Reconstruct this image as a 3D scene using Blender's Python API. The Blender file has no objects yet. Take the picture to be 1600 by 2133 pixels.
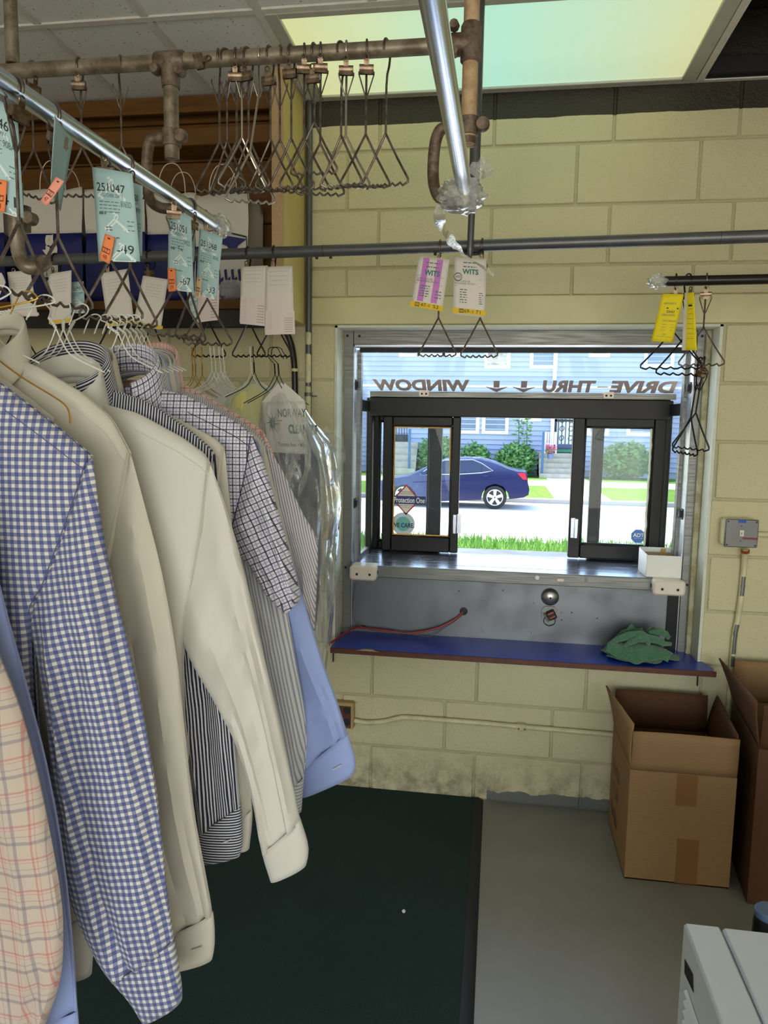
import bpy, math, random
from mathutils import Vector, Matrix, noise
random.seed(7)
R = math.radians
scene = bpy.context.scene
col = scene.collection
V = Vector

# ------------------------------------------------------------------ camera
CZ = 1.457                                   # eye height above the shop floor
RIGHT = V((0.98822395, 0.15217851, 0.01597271)).normalized()
UP = V((-0.03398365, 0.11650001, 0.99260912)).normalized()
FWD = V((-0.14919295, 0.98146291, -0.12029968)).normalized()
FPX = 1550.0
cam = bpy.data.cameras.new('camera')
cam.sensor_fit = 'HORIZONTAL'; cam.sensor_width = 36.0; cam.lens = FPX / 1600.0 * 36.0
cam.clip_start = 0.05; cam.clip_end = 300
camo = bpy.data.objects.new('camera', cam); col.objects.link(camo)
m = Matrix((RIGHT, UP, -FWD)).transposed().to_4x4(); m.translation = (0, 0, CZ)
camo.matrix_world = m
scene.camera = camo

# ------------------------------------------------------------------ view, world, lights
vs = scene.view_settings
vs.view_transform = 'Standard'; vs.look = 'None'; vs.gamma = 1.0; vs.use_curve_mapping = False
vs.exposure = 0.0
w = bpy.data.worlds.new('sky'); scene.world = w; w.use_nodes = True
nt = w.node_tree; bg = nt.nodes['Background']
sky = nt.nodes.new('ShaderNodeTexSky'); sky.sky_type = 'NISHITA'; sky.sun_disc = False
sky.sun_elevation = R(56); sky.sun_rotation = R(-35); sky.air_density = 1.2; sky.dust_density = 1.5
nt.links.new(sky.outputs[0], bg.inputs[0]); bg.inputs[1].default_value = 0.8
sun = bpy.data.lights.new('sun', 'SUN'); sun.energy = 10.0; sun.angle = R(0.6); sun.color = (1, .96, .88)
suno = bpy.data.objects.new('sun', sun); col.objects.link(suno)
suno.rotation_euler = V((0.50, -0.25, -1.1)).to_track_quat('-Z', 'Y').to_euler()
# added area light for assumed daylight from behind; its shop front is unseen
al = bpy.data.lights.new('assumed_shop_front_daylight', 'AREA'); al.shape = 'RECTANGLE'
al.size = 4.2; al.size_y = 1.6; al.energy = 108; al.color = (1.0, .95, .87)
alo = bpy.data.objects.new('assumed_shop_front_daylight', al); col.objects.link(alo)
alo.location = (0.5, -3.42, 1.2); alo.rotation_euler = (R(94), 0, 0)   # tilted slightly upward so more light reaches the ceiling

# ------------------------------------------------------------------ helpers
LOC = {}
def P(x, y, Y):
    "point at depth Y (metres out from the eye towards the window wall) seen at photo position x, y"
    d = RIGHT * ((x - 800.0) / FPX) - UP * ((y - 1066.5) / FPX) + FWD
    p = d * (Y / d.y); return V((p.x, p.y, p.z + CZ))
def PZ(x, y, z):
    d = RIGHT * ((x - 800.0) / FPX) - UP * ((y - 1066.5) / FPX) + FWD
    p = d * ((z - CZ) / d.z); return V((p.x, p.y, p.z + CZ))

class MB:
    def __init__(s): s.v = []; s.f = []; s.uv = {}; s.mi = []
    def add(s, vs, fs, uvs=None):
        o = len(s.v); s.v += [V(p) for p in vs]
        for k, f in enumerate(fs):
            s.f.append(tuple(i + o for i in f))
            if uvs: s.uv[len(s.f) - 1] = uvs[k]
        return s
    def box(s, a, b, bev=0.0, M=None):
        x0, x1 = sorted((a[0], b[0])); y0, y1 = sorted((a[1], b[1])); z0, z1 = sorted((a[2], b[2]))
        bev = min(bev, .49 * (x1 - x0), .49 * (y1 - y0), .49 * (z1 - z0))
        if bev <= 0:
            vs = [(x, y, z) for z in (z0, z1) for y in (y0, y1) for x in (x0, x1)]
            fs = [(0, 2, 3, 1), (4, 5, 7, 6), (0, 1, 5, 4), (2, 6, 7, 3), (0, 4, 6, 2), (1, 3, 7, 5)]
        else:
            vs = []; idx = {}
            for i, x in enumerate((x0, x1)):
                for j, y in enumerate((y0, y1)):
                    for k, z in enumerate((z0, z1)):
                        sx, sy, sz = (1 - 2 * i) * bev, (1 - 2 * j) * bev, (1 - 2 * k) * bev
                        for ax, q in (('x', (x, y + sy, z + sz)), ('y', (x + sx, y, z + sz)), ('z', (x + sx, y + sy, z))):
                            idx[i, j, k, ax] = len(vs); vs.append(q)
            fs = []
            for i in (0, 1):
                q = [idx[i, 0, 0, 'x'], idx[i, 1, 0, 'x'], idx[i, 1, 1, 'x'], idx[i, 0, 1, 'x']]; fs.append(tuple(q if i else q[::-1]))
                q = [idx[0, i, 0, 'y'], idx[1, i, 0, 'y'], idx[1, i, 1, 'y'], idx[0, i, 1, 'y']]; fs.append(tuple(q[::-1] if i else q))
                q = [idx[0, 0, i, 'z'], idx[1, 0, i, 'z'], idx[1, 1, i, 'z'], idx[0, 1, i, 'z']]; fs.append(tuple(q if i else q[::-1]))
            for a_ in (0, 1):
                for b_ in (0, 1):
                    fl = (a_ + b_) % 2
                    q = [idx[a_, b_, 0, 'x'], idx[a_, b_, 1, 'x'], idx[a_, b_, 1, 'y'], idx[a_, b_, 0, 'y']]; fs.append(tuple(q if fl else q[::-1]))
                    q = [idx[a_, 0, b_, 'x'], idx[a_, 1, b_, 'x'], idx[a_, 1, b_, 'z'], idx[a_, 0, b_, 'z']]; fs.append(tuple(q[::-1] if fl else q))
                    q = [idx[0, a_, b_, 'y'], idx[1, a_, b_, 'y'], idx[1, a_, b_, 'z'], idx[0, a_, b_, 'z']]; fs.append(tuple(q if fl else q[::-1]))
            for i in (0, 1):
                for j in (0, 1):
                    for k in (0, 1):
                        q = [idx[i, j, k, 'x'], idx[i, j, k, 'y'], idx[i, j, k, 'z']]
                        fs.append(tuple(q if (i + j + k) % 2 else q[::-1]))
        if M is not None: vs = [M @ V(p) for p in vs]
        return s.add(vs, fs)
    def tube(s, pts, r, n=8, closed=False, caps=True, flat=None):
        pts = [V(p) for p in pts]; N = len(pts)
        rr = r if isinstance(r, (list, tuple)) else [r] * N
        T = []
        for i in range(N):
            a = pts[i - 1] if (i or closed) else pts[i]; b = pts[(i + 1) % N] if (i < N - 1 or closed) else pts[i]
            t = (b - a); T.append(t.normalized() if t.length > 1e-9 else V((0, 0, 1)))
        u = T[0].orthogonal().normalized()
        if flat is not None:
            u = (V(flat) - T[0] * V(flat).dot(T[0])).normalized()
        o = len(s.v)
        for i in range(N):
            if i:
                u = u - T[i] * u.dot(T[i]); u = u.normalized() if u.length > 1e-6 else T[i].orthogonal().normalized()
            b = T[i].cross(u)
            for k in range(n):
                a = 2 * math.pi * k / n
                s.v.append(pts[i] + (u * math.cos(a) + b * math.sin(a)) * rr[i])
        for i in range(N if closed else N - 1):
            j = (i + 1) % N
            for k in range(n):
                l = (k + 1) % n
                s.f.append((o + i * n + k, o + i * n + l, o + j * n + l, o + j * n + k))
        if caps and not closed:
            s.f.append(tuple(o + k for k in reversed(range(n)))); s.f.append(tuple(o + (N - 1) * n + k for k in range(n)))
        return s
    def lathe(s, prof, c, ax, n=20):
        "prof: list of (radius, along-axis); c centre; ax axis vector"
        ax = V(ax).normalized(); u = ax.orthogonal().normalized(); b = ax.cross(u); o = len(s.v); N = len(prof); c = V(c)
        for r, h in prof:
            for k in range(n):
                a = 2 * math.pi * k / n; s.v.append(c + ax * h + (u * math.cos(a) + b * math.sin(a)) * r)
        for i in range(N - 1):
            for k in range(n):
                l = (k + 1) % n; s.f.append((o + i * n + k, o + i * n + l, o + (i + 1) * n + l, o + (i + 1) * n + k))
        s.f.append(tuple(o + k for k in reversed(range(n)))); s.f.append(tuple(o + (N - 1) * n + k for k in range(n)))
        return s
    def prism(s, poly, d):
        "closed polygon (3-D points) extruded by vector d"
        n = len(poly); d = V(d); o = len(s.v)
        s.v += [V(p) for p in poly] + [V(p) + d for p in poly]
        s.f.append(tuple(o + i for i in range(n))); s.f.append(tuple(o + n + i for i in reversed(range(n))))
        for i in range(n):
            j = (i + 1) % n; s.f.append((o + i, o + n + i, o + n + j, o + j))
        return s
    def grid(s, fn, nu, nv, uvfn=None, closeu=False):
        o = len(s.v); cols = nu if closeu else nu + 1
        for j in range(nv + 1):
            for i in range(cols): s.v.append(V(fn(i / nu, j / nv)))
        for j in range(nv):
            for i in range(nu):
                a = o + j * cols + i; b = o + j * cols + (i + 1) % cols
                s.f.append((a, b, b + cols, a + cols))
                if uvfn:
                    q = [(i / nu, j / nv), ((i + 1) / nu, j / nv), ((i + 1) / nu, (j + 1) / nv), (i / nu, (j + 1) / nv)]
                    s.uv[len(s.f) - 1] = [uvfn(*t) for t in q]
        return s

def wloc(p):
    o = V((0, 0, 0))
    while p is not None:
        o = o + LOC.get(p.name, V((0, 0, 0))); p = p.parent
    return o
def obj(name, mb, mat, parent=None, smooth=True, local=False, angle=38, solid=0.0, sub=0):
    me = bpy.data.meshes.new(name)
    vs = mb.v
    if parent is not None:
        off = V((0, 0, 0)) if local else wloc(parent)
        base = V((0, 0, 0))
    else:
        xs = [p.x for p in vs]; ys = [p.y for p in vs]; zs = [p.z for p in vs]
        base = V(((min(xs) + max(xs)) / 2, (min(ys) + max(ys)) / 2, min(zs))); off = base
        if local: off = base = V((0, 0, 0))
    me.from_pydata([tuple(p - off) for p in vs], [], mb.f)
    if mb.uv:
        ul = me.uv_layers.new(name='UVMap')
        for fi, q in mb.uv.items():
            for k, li in enumerate(me.polygons[fi].loop_indices): ul.data[li].uv = q[k]
    me.validate()
    if smooth:
        me.polygons.foreach_set('use_smooth', [True] * len(me.polygons)); me.set_sharp_from_angle(angle=R(angle))
    for mm in (mat if isinstance(mat, (list, tuple)) else [mat]): me.materials.append(mm)
    o = bpy.data.objects.new(name, me); col.objects.link(o)
    if parent is not None: o.parent = parent
    o.location = base
    LOC[o.name] = V(base)
    if solid:
        md = o.modifiers.new('thickness', 'SOLIDIFY'); md.thickness = solid; md.offset = 0
    if sub:
        md = o.modifiers.new('smooth', 'SUBSURF'); md.levels = sub; md.render_levels = sub
    return o
def tag(o, label, cat, group=None):
    o['label'] = label; o['category'] = cat
    if group: o['group'] = group
    return o
def thing(name, label, cat, loc=(0, 0, 0), rot=(0, 0, 0), group=None):
    o = bpy.data.objects.new(name, None); o.empty_display_size = .05; col.objects.link(o)
    o.location = loc; o.rotation_euler = rot; LOC[o.name] = V(loc)
    return tag(o, label, cat, group)
def struct(o): o['kind'] = 'structure'; return o
def child_copy(src, parent):
    c = src.copy(); col.objects.link(c); c.parent = parent
    for g in list(src.children): child_copy(g, c)
    return c
def smoothpath(pts, n=6, closed=False):
    pts = [V(p) for p in pts]; out = []; N = len(pts)
    for i in range(N if closed else N - 1):
        p0 = pts[(i - 1) % N] if (closed or i) else pts[0] * 2 - pts[1]
        p1 = pts[i]; p2 = pts[(i + 1) % N]
        p3 = pts[(i + 2) % N] if (closed or i < N - 2) else pts[-1] * 2 - pts[-2]
        for k in range(n):
            t = k / n
            out.append(.5 * ((2 * p1) + (p2 - p0) * t + (2 * p0 - 5 * p1 + 4 * p2 - p3) * t * t + (3 * p1 - p0 - 3 * p2 + p3) * t ** 3))
    if not closed: out.append(pts[-1])
    return out
def resample(pts, n):
    pts = [V(p) for p in pts]; L = [0]
    for a, b in zip(pts, pts[1:]): L.append(L[-1] + (b - a).length)
    out = []; k = 0
    for i in range(n):
        s = L[-1] * i / (n - 1)
        while k < len(L) - 2 and L[k + 1] < s: k += 1
        t = (s - L[k]) / max(1e-9, L[k + 1] - L[k]); out.append(pts[k].lerp(pts[k + 1], min(1, max(0, t))))
    return out

# ------------------------------------------------------------------ lettering (flat print)
_tc = {}
def text_geo(s, bold=0.0, shear=0.0):
    key = (s, bold, shear)
    if key in _tc: return _tc[key]
    cu = bpy.data.curves.new('lettering', 'FONT'); cu.body = s; cu.size = 1.0; cu.offset = bold; cu.shear = shear
    cu.resolution_u = 3; cu.align_x = 'LEFT'
    o = bpy.data.objects.new('lettering', cu); col.objects.link(o)
    dg = bpy.context.evaluated_depsgraph_get(); dg.update()
    me = bpy.data.meshes.new_from_object(o.evaluated_get(dg))
    vs = [(p.co.x, p.co.y) for p in me.vertices]; fs = [tuple(p.vertices) for p in me.polygons]
    bpy.data.objects.remove(o); bpy.data.curves.remove(cu); bpy.data.meshes.remove(me)
    x0 = min(a for a, b in vs); x1 = max(a for a, b in vs); y0 = min(b for a, b in vs); y1 = max(b for a, b in vs)
    r = ([((a - x0) / (x1 - x0), (b - y0) / (y1 - y0)) for a, b in vs], fs, (x1 - x0) / (y1 - y0))
    _tc[key] = r; return r
def text_on(mb, s, fn, u0, v0, u1, v1, bold=0.0, rot=False, shear=0.0, flipu=False):
    "print s into the u,v rectangle of a surface map fn(u,v)->point"
    vs, fs, _ = text_geo(s, bold, shear)
    q = []
    for a, b in vs:
        if flipu: a = 1 - a
        if rot: a, b = 1 - b, a
        q.append(fn(u0 + (u1 - u0) * a, v0 + (v1 - v0) * b))
    mb.add(q, fs)
def rect_on(mb, fn, u0, v0, u1, v1, nu=1, nv=1):
    mb.grid(lambda a, b: fn(u0 + (u1 - u0) * a, v0 + (v1 - v0) * b), nu, nv)
def frame_on(mb, fn, u0, v0, u1, v1, t, tv=None):
    tv = tv or t
    rect_on(mb, fn, u0, v0, u1, v0 + tv); rect_on(mb, fn, u0, v1 - tv, u1, v1)
    rect_on(mb, fn, u0, v0, u0 + t, v1); rect_on(mb, fn, u1 - t, v0, u1, v1)
def line_on(mb, fn, pts, wd):
    for (a, b) in zip(pts, pts[1:]):
        d = V((b[0] - a[0], b[1] - a[1])); 
        if d.length < 1e-6: continue
        n = V((-d.y, d.x)).normalized() * wd / 2
        q = [(a[0] + n.x, a[1] + n.y), (a[0] - n.x, a[1] - n.y), (b[0] - n.x, b[1] - n.y), (b[0] + n.x, b[1] + n.y)]
        mb.add([fn(*t) for t in q], [(0, 1, 2, 3)])
# ------------------------------------------------------------------ materials
def srgb(r, g, b):
    f = lambda c: (c / 255 / 12.92) if c / 255 <= .04045 else ((c / 255 + .055) / 1.055) ** 2.4
    return (f(r), f(g), f(b), 1)
class NT:
    def __init__(s, name):
        s.m = bpy.data.materials.new(name); s.m.use_nodes = True; s.t = s.m.node_tree; s.n = s.t.nodes
        s.b = s.n['Principled BSDF']; s.out = s.n['Material Output']
    def node(s, ty, **kw):
        n = s.n.new(ty)
        for k, v in kw.items(): setattr(n, k, v)
        return n
    def link(s, a, b): s.t.links.new(a, b)
    def val(s, x, sock):
        if hasattr(x, 'is_linked') or hasattr(x, 'links'): s.link(x, sock)
        else: sock.default_value = x
    def math(s, op, a, b=None):
        n = s.node('ShaderNodeMath', operation=op); s.val(a, n.inputs[0])
        if b is not None: s.val(b, n.inputs[1])
        return n.outputs[0]
    def mix(s, f, a, b, mode='MIX'):
        n = s.node('ShaderNodeMix', data_type='RGBA', blend_type=mode)
        s.val(f, n.inputs[0]); s.val(a, n.inputs[6]); s.val(b, n.inputs[7]); return n.outputs[2]
    def coord(s, kind='Object'): return s.node('ShaderNodeTexCoord').outputs[kind]
    def mapping(s, src, scale=(1, 1, 1), rot=(0, 0, 0)):
        n = s.node('ShaderNodeMapping'); n.inputs['Scale'].default_value = scale; n.inputs['Rotation'].default_value = rot
        s.link(src, n.inputs[0]); return n.outputs[0]
    def noise(s, src, scale, detail=3, rough=.5):
        n = s.node('ShaderNodeTexNoise'); n.inputs['Scale'].default_value = scale; n.inputs['Detail'].default_value = detail
        n.inputs['Roughness'].default_value = rough; s.link(src, n.inputs['Vector']); return n.outputs[0]
    def ramp(s, f, stops):
        n = s.node('ShaderNodeValToRGB'); e = n.color_ramp.elements
        while len(e) < len(stops): e.new(.5)
        for el, (p, c) in zip(e, stops): el.position = p; el.color = c if len(c) == 4 else (*c, 1)
        s.link(f, n.inputs[0]); return n.outputs[0]
    def bump(s, h, strength=.3, dist=.01):
        n = s.node('ShaderNodeBump'); n.inputs['Strength'].default_value = strength; n.inputs['Distance'].default_value = dist
        s.link(h, n.inputs['Height']); s.link(n.outputs[0], s.b.inputs['Normal']); return n
    def base(s, c): s.val(c, s.b.inputs['Base Color'])
    def set(s, rough=None, metal=None, spec=None, sheen=None, coat=None):
        if rough is not None: s.val(rough, s.b.inputs['Roughness'])
        if metal is not None: s.b.inputs['Metallic'].default_value = metal
        if spec is not None: s.b.inputs['Specular IOR Level'].default_value = spec
        if sheen is not None: s.b.inputs['Sheen Weight'].default_value = sheen
        if coat is not None: s.b.inputs['Coat Weight'].default_value = coat
G4 = lambda g: (g, g, g, 1)
def simple(name, c, rough=.5, metal=0, var=.0, vscale=20, bump=0, bscale=200, spec=.5, c2=None, coords='Object'):
    t = NT(name); t.set(rough, metal, spec)
    if var or c2 or bump: co = t.coord(coords)
    if c2: t.base(t.mix(t.ramp(t.noise(co, vscale, 4, .6), [(.42, G4(0)), (.6, G4(1))]), c, c2))
    elif var:
        f = t.noise(co, vscale, 4, .6); dk = tuple(x * (1 - var) for x in c[:3]) + (1,); lt = tuple(min(1, x * (1 + var)) for x in c[:3]) + (1,)
        t.base(t.ramp(f, [(.3, dk), (.7, lt)]))
    else: t.base(c)
    if bump: t.bump(t.noise(co, bscale, 3, .6), bump, .002)
    return t.m

M = {}
# painted concrete block: cream gloss paint over open-textured block, dirt low down, darker strip at the very top
def block_paint(name, c, dirt=True):
    t = NT(name); geo = t.node('ShaderNodeNewGeometry'); pos = geo.outputs['Position']
    sep = t.node('ShaderNodeSeparateXYZ'); t.link(pos, sep.inputs[0])
    n1 = t.noise(pos, 2.2, 3); n2 = t.noise(pos, 60, 4, .65); n3 = t.noise(pos, 170, 3, .6)
    c1 = t.mix(t.ramp(n1, [(.35, G4(0)), (.7, G4(1))]), c, tuple(x * .93 for x in c[:3]) + (1,))
    pits = t.ramp(n3, [(.68, G4(0)), (.76, G4(1))]); c1 = t.mix(t.math('MULTIPLY', pits, .35), c1, srgb(80, 74, 55))
    if dirt:
        h = t.node('ShaderNodeMapRange'); t.link(sep.outputs[2], h.inputs[0]); h.inputs[1].default_value = .0; h.inputs[2].default_value = .22
        h.inputs[3].default_value = 1; h.inputs[4].default_value = 0
        d = t.math('MULTIPLY', h.outputs[0], t.ramp(t.noise(pos, 14, 5, .7), [(.4, G4(0)), (.62, G4(1))]))
        c1 = t.mix(t.math('MULTIPLY', d, .75), c1, srgb(88, 80, 60))
        # grey floor paint lapped up the wall foot, right of the mat
        h2 = t.math('ADD', sep.outputs[2], t.math('MULTIPLY', t.math('SUBTRACT', t.noise(pos, 16, 3), .5), .05))
        k = t.math('MULTIPLY', t.math('LESS_THAN', h2, .045), t.math('GREATER_THAN', sep.outputs[0], .0))
        c1 = t.mix(k, c1, srgb(104, 106, 100))
        # darker tone above a slightly wavy line just short of the ceiling
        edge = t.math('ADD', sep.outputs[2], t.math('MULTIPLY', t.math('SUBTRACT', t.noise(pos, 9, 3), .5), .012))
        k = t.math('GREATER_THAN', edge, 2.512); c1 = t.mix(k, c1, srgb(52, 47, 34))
    t.base(c1); t.set(.5, 0, .4)
    hgt = t.math('ADD', t.math('MULTIPLY', n2, .7), t.math('MULTIPLY', n3, .5)); t.bump(hgt, .9, .006)
    return t.m
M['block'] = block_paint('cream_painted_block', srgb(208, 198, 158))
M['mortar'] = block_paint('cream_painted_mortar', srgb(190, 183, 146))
M['lintel'] = simple('cream_painted_lintel', srgb(204, 197, 152), .5, var=.06, vscale=6, bump=.15, bscale=120)
M['plain_wall'] = simple('off_white_wall', srgb(205, 200, 180), .7, var=.04, vscale=3)
M['roof_dark'] = simple('dark_roof_deck', srgb(70, 62, 50), .9, var=.1)
M['wood_jamb'] = simple('painted_wood_jamb', srgb(188, 182, 148), .5, var=.1, vscale=20, c2=srgb(158, 148, 112), bump=.2, bscale=60)
M['white_jamb'] = simple('pale_green_white_paint', srgb(206, 208, 190), .45, var=.08, vscale=25, bump=.2, bscale=80)
def metal(name, c, rough, var=.12, scale=(3, 3, 60), bump=.03):
    t = NT(name); co = t.mapping(t.coord(), scale); f = t.noise(co, 6, 4, .6)
    dk = tuple(x * (1 - var) for x in c[:3]) + (1,); lt = tuple(min(1, x * (1 + var)) for x in c[:3]) + (1,)
    t.base(t.ramp(f, [(.3, dk), (.7, lt)])); t.set(t.ramp(t.noise(co, 3, 3), [(.3, G4(rough * .8)), (.7, G4(min(1, rough * 1.25)))]), 1)
    if bump: t.bump(f, bump, .002)
    return t.m
M['alu'] = metal('dull_aluminium', srgb(126, 126, 122), .5, .08)
M['alu_bright'] = metal('bright_aluminium', srgb(186, 190, 200), .36, .05)
M['steel_counter'] = metal('stainless_counter', srgb(190, 194, 202), .22, .06, (2, 40, 40))
M['steel_panel'] = metal('galvanised_back_panel', srgb(122, 124, 128), .5, .06, (3, 3, 3), .03)
M['bronze'] = simple('dark_bronze_window_frame', srgb(20, 18, 19), .42, 0, var=.08, spec=.28)
M['black_rubber'] = simple('black_rubber', srgb(22, 22, 24), .6)
M['chrome'] = simple('chrome_tube', srgb(204, 210, 220), .24, 1)
M['old_pipe'] = simple('weathered_steel_pipe', srgb(150, 138, 118), .45, .45, var=.2, vscale=25, c2=srgb(112, 98, 80), bump=.15, bscale=160)
M['dark_pipe'] = simple('dark_steel_tube', srgb(96, 96, 98), .38, .5, var=.12, vscale=20)
M['black_pipe'] = simple('black_painted_tube', srgb(38, 34, 34), .3, .3, var=.1)
M['rust_cast'] = simple('rusty_cast_fitting', srgb(126, 110, 94), .55, .4, c2=srgb(92, 74, 60), vscale=45, bump=.35, bscale=120)
M['beige_pipe'] = simple('chipped_beige_pole', srgb(196, 166, 128), .5, c2=srgb(172, 140, 104), vscale=30, bump=.15, bscale=100)
M['wire_dark'] = simple('dark_steel_wire', srgb(112, 102, 94), .4, .6, c2=srgb(84, 70, 60), vscale=40)
M['wire_black'] = simple('black_steel_wire', srgb(36, 32, 32), .35, .6)
M['wire_bright'] = simple('bright_steel_wire', srgb(176, 168, 156), .3, .9)
M['clip'] = simple('tarnished_clip_metal', srgb(138, 120, 100), .3, .9, c2=srgb(96, 76, 60), vscale=60)
M['clip_bright'] = simple('bright_clip_metal', srgb(170, 160, 148), .28, 1)
M['white_wire'] = simple('white_coated_wire', srgb(222, 220, 210), .4)
M['gold_wire'] = simple('gold_lacquered_wire', srgb(190, 146, 60), .35, .6)
M['tile'] = None
t = NT('acoustic_ceiling_tile'); co = t.coord()
n = t.node('ShaderNodeTexVoronoi'); n.inputs['Scale'].default_value = 62; t.link(co, n.inputs[0])
f1 = t.ramp(n.outputs['Distance'], [(.13, G4(1)), (.22, G4(0))])
f2 = t.ramp(t.noise(co, 40, 3), [(.45, G4(0)), (.6, G4(1))])
t.base(t.mix(t.math('MULTIPLY', t.math('MULTIPLY', f1, f2), .8), srgb(232, 231, 226), srgb(80, 76, 70))); t.set(.9, 0, .2); t.bump(t.noise(co, 120, 3), .3, .003); M['tile'] = t.m
M['tbar'] = simple('ceiling_grid_enamel', srgb(220, 216, 206), .5, var=.08, vscale=30)
M['fixture'] = simple('light_fixture_enamel', srgb(190, 188, 178), .45, var=.06)
# lit prismatic diffuser of the fluorescent fixture: cool in the middle of the tubes, amber at the worn ends
t = NT('lit_prismatic_diffuser'); geo = t.node('ShaderNodeNewGeometry'); sep = t.node('ShaderNodeSeparateXYZ'); t.link(geo.outputs['Position'], sep.inputs[0])
f = t.node('ShaderNodeMapRange'); t.link(sep.outputs[0], f.inputs[0]); f.inputs[1].default_value = -.70; f.inputs[2].default_value = .60
c = t.ramp(f.outputs[0], [(.0, srgb(208, 208, 146)), (.22, srgb(198, 216, 170)), (.5, srgb(168, 224, 202)), (.78, srgb(188, 214, 180)), (1, srgb(206, 204, 148))])
t.base(srgb(150, 155, 145)); t.link(c, t.b.inputs['Emission Color']); t.b.inputs['Emission Strength'].default_value = .98
wv = t.node('ShaderNodeTexChecker'); wv.inputs['Scale'].default_value = 160; t.link(t.mapping(geo.outputs['Position'], (1, 1, 0), (0, 0, R(45))), wv.inputs[0]); t.bump(wv.outputs['Fac'], .4, .002)
t.set(.25); M['diffuser'] = t.m
M['floor'] = simple('grey_painted_concrete', srgb(136, 135, 126), .38, var=.06, vscale=5, bump=.08, bscale=60)
t = NT('dark_green_carpet'); co = t.coord(); n1 = t.noise(co, 420, 3, .7); n2 = t.noise(co, 3, 3)
t.base(t.mix(n2, t.ramp(n1, [(.3, srgb(24, 38, 36)), (.7, srgb(60, 80, 74))]), t.ramp(n1, [(.3, srgb(32, 48, 48)), (.7, srgb(72, 92, 88))]))); t.set(.95, 0, .1); t.bump(n1, .8, .006); M['carpet'] = t.m
M['laminate'] = simple('blue_laminate', srgb(24, 58, 168), .3, var=.06, vscale=8, bump=.03, bscale=30)
M['wood_edge'] = simple('dark_brown_wood_edge', srgb(86, 44, 26), .5, var=.25, vscale=30)
t = NT('brown_cabinet_board'); co = t.mapping(t.coord(), (1.2, 12, 12)); f = t.noise(co, 5, 5, .6)
t.base(t.ramp(f, [(.3, srgb(90, 58, 20)), (.7, srgb(116, 78, 32))])); t.set(.55, 0, .3); t.bump(f, .1, .003); M['board'] = t.m
M['panel_edge'] = simple('raw_board_edge', srgb(182, 150, 108), .6, var=.1, vscale=60)
M['panel_face'] = simple('cream_painted_side_panel', srgb(206, 186, 118), .5, var=.05)
def card(name, c, c2):
    t = NT(name); co = t.coord(); f = t.noise(t.mapping(co, (4, 4, 60)), 12, 3); t.base(t.ramp(f, [(.3, c), (.7, c2)])); t.set(.75, 0, .25); t.bump(t.noise(t.mapping(co, (1, 1, 60)), 8, 2), .06, .002); return t.m
M['card'] = card('brown_corrugated_card', srgb(142, 110, 74), srgb(154, 120, 82))
M['card_shaded'] = card('shaded_corrugated_card', srgb(84, 56, 36), srgb(96, 64, 42))  # darker copy of the brown card, with shade put into its colour
M['card_tape'] = simple('brown_parcel_tape', srgb(132, 92, 50), .35)
M['ink'] = simple('black_ink', srgb(30, 28, 30), .6)
M['ink_grey'] = simple('faded_grey_ink', srgb(96, 112, 114), .7)
M['ink_lgrey'] = simple('pale_grey_ink', srgb(150, 148, 142), .7)
M['ink_white'] = simple('white_ink', srgb(222, 232, 226), .6)
M['ink_teal'] = simple('teal_ink', srgb(20, 120, 108), .6)
M['ink_green'] = simple('dark_green_ink', srgb(28, 84, 68), .6)
M['ink_purple'] = simple('violet_ink', srgb(196, 120, 196), .6)
M['ink_orange'] = simple('dark_orange_ink', srgb(110, 60, 40), .6)
M['ink_red'] = simple('red_ink', srgb(176, 40, 60), .5)
M['ink_navy'] = simple('navy_ink', srgb(40, 44, 110), .5)
def paper(name, c, var=.03): return simple(name, c, .7, var=var, vscale=10, bump=.05, bscale=90, spec=.2)
M['blue_paper'] = paper('pale_blue_ticket_paper', srgb(172, 200, 202))
M['orange_paper'] = paper('orange_tag_card', srgb(240, 138, 84))
M['pink_paper'] = paper('salmon_tag_card', srgb(236, 156, 134))
M['beige_paper'] = paper('beige_tag_card', srgb(226, 196, 156))
M['yellow_paper'] = paper('yellow_ticket_paper', srgb(232, 210, 40))
M['yellow_tape'] = paper('yellow_tape_strip', srgb(226, 190, 56))
M['white_paper'] = paper('off_white_receipt_paper', srgb(222, 214, 204))
M['pinkish_paper'] = paper('pale_pink_form_paper', srgb(224, 208, 206))
M['bag_white'] = simple('white_carrier_bag_paper', srgb(206, 198, 188), .6, var=.05, vscale=4, bump=.12, bscale=14)
M['bag_blue'] = simple('dark_blue_bag_print', srgb(16, 22, 92), .5, var=.08, vscale=6, bump=.12, bscale=14)
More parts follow.
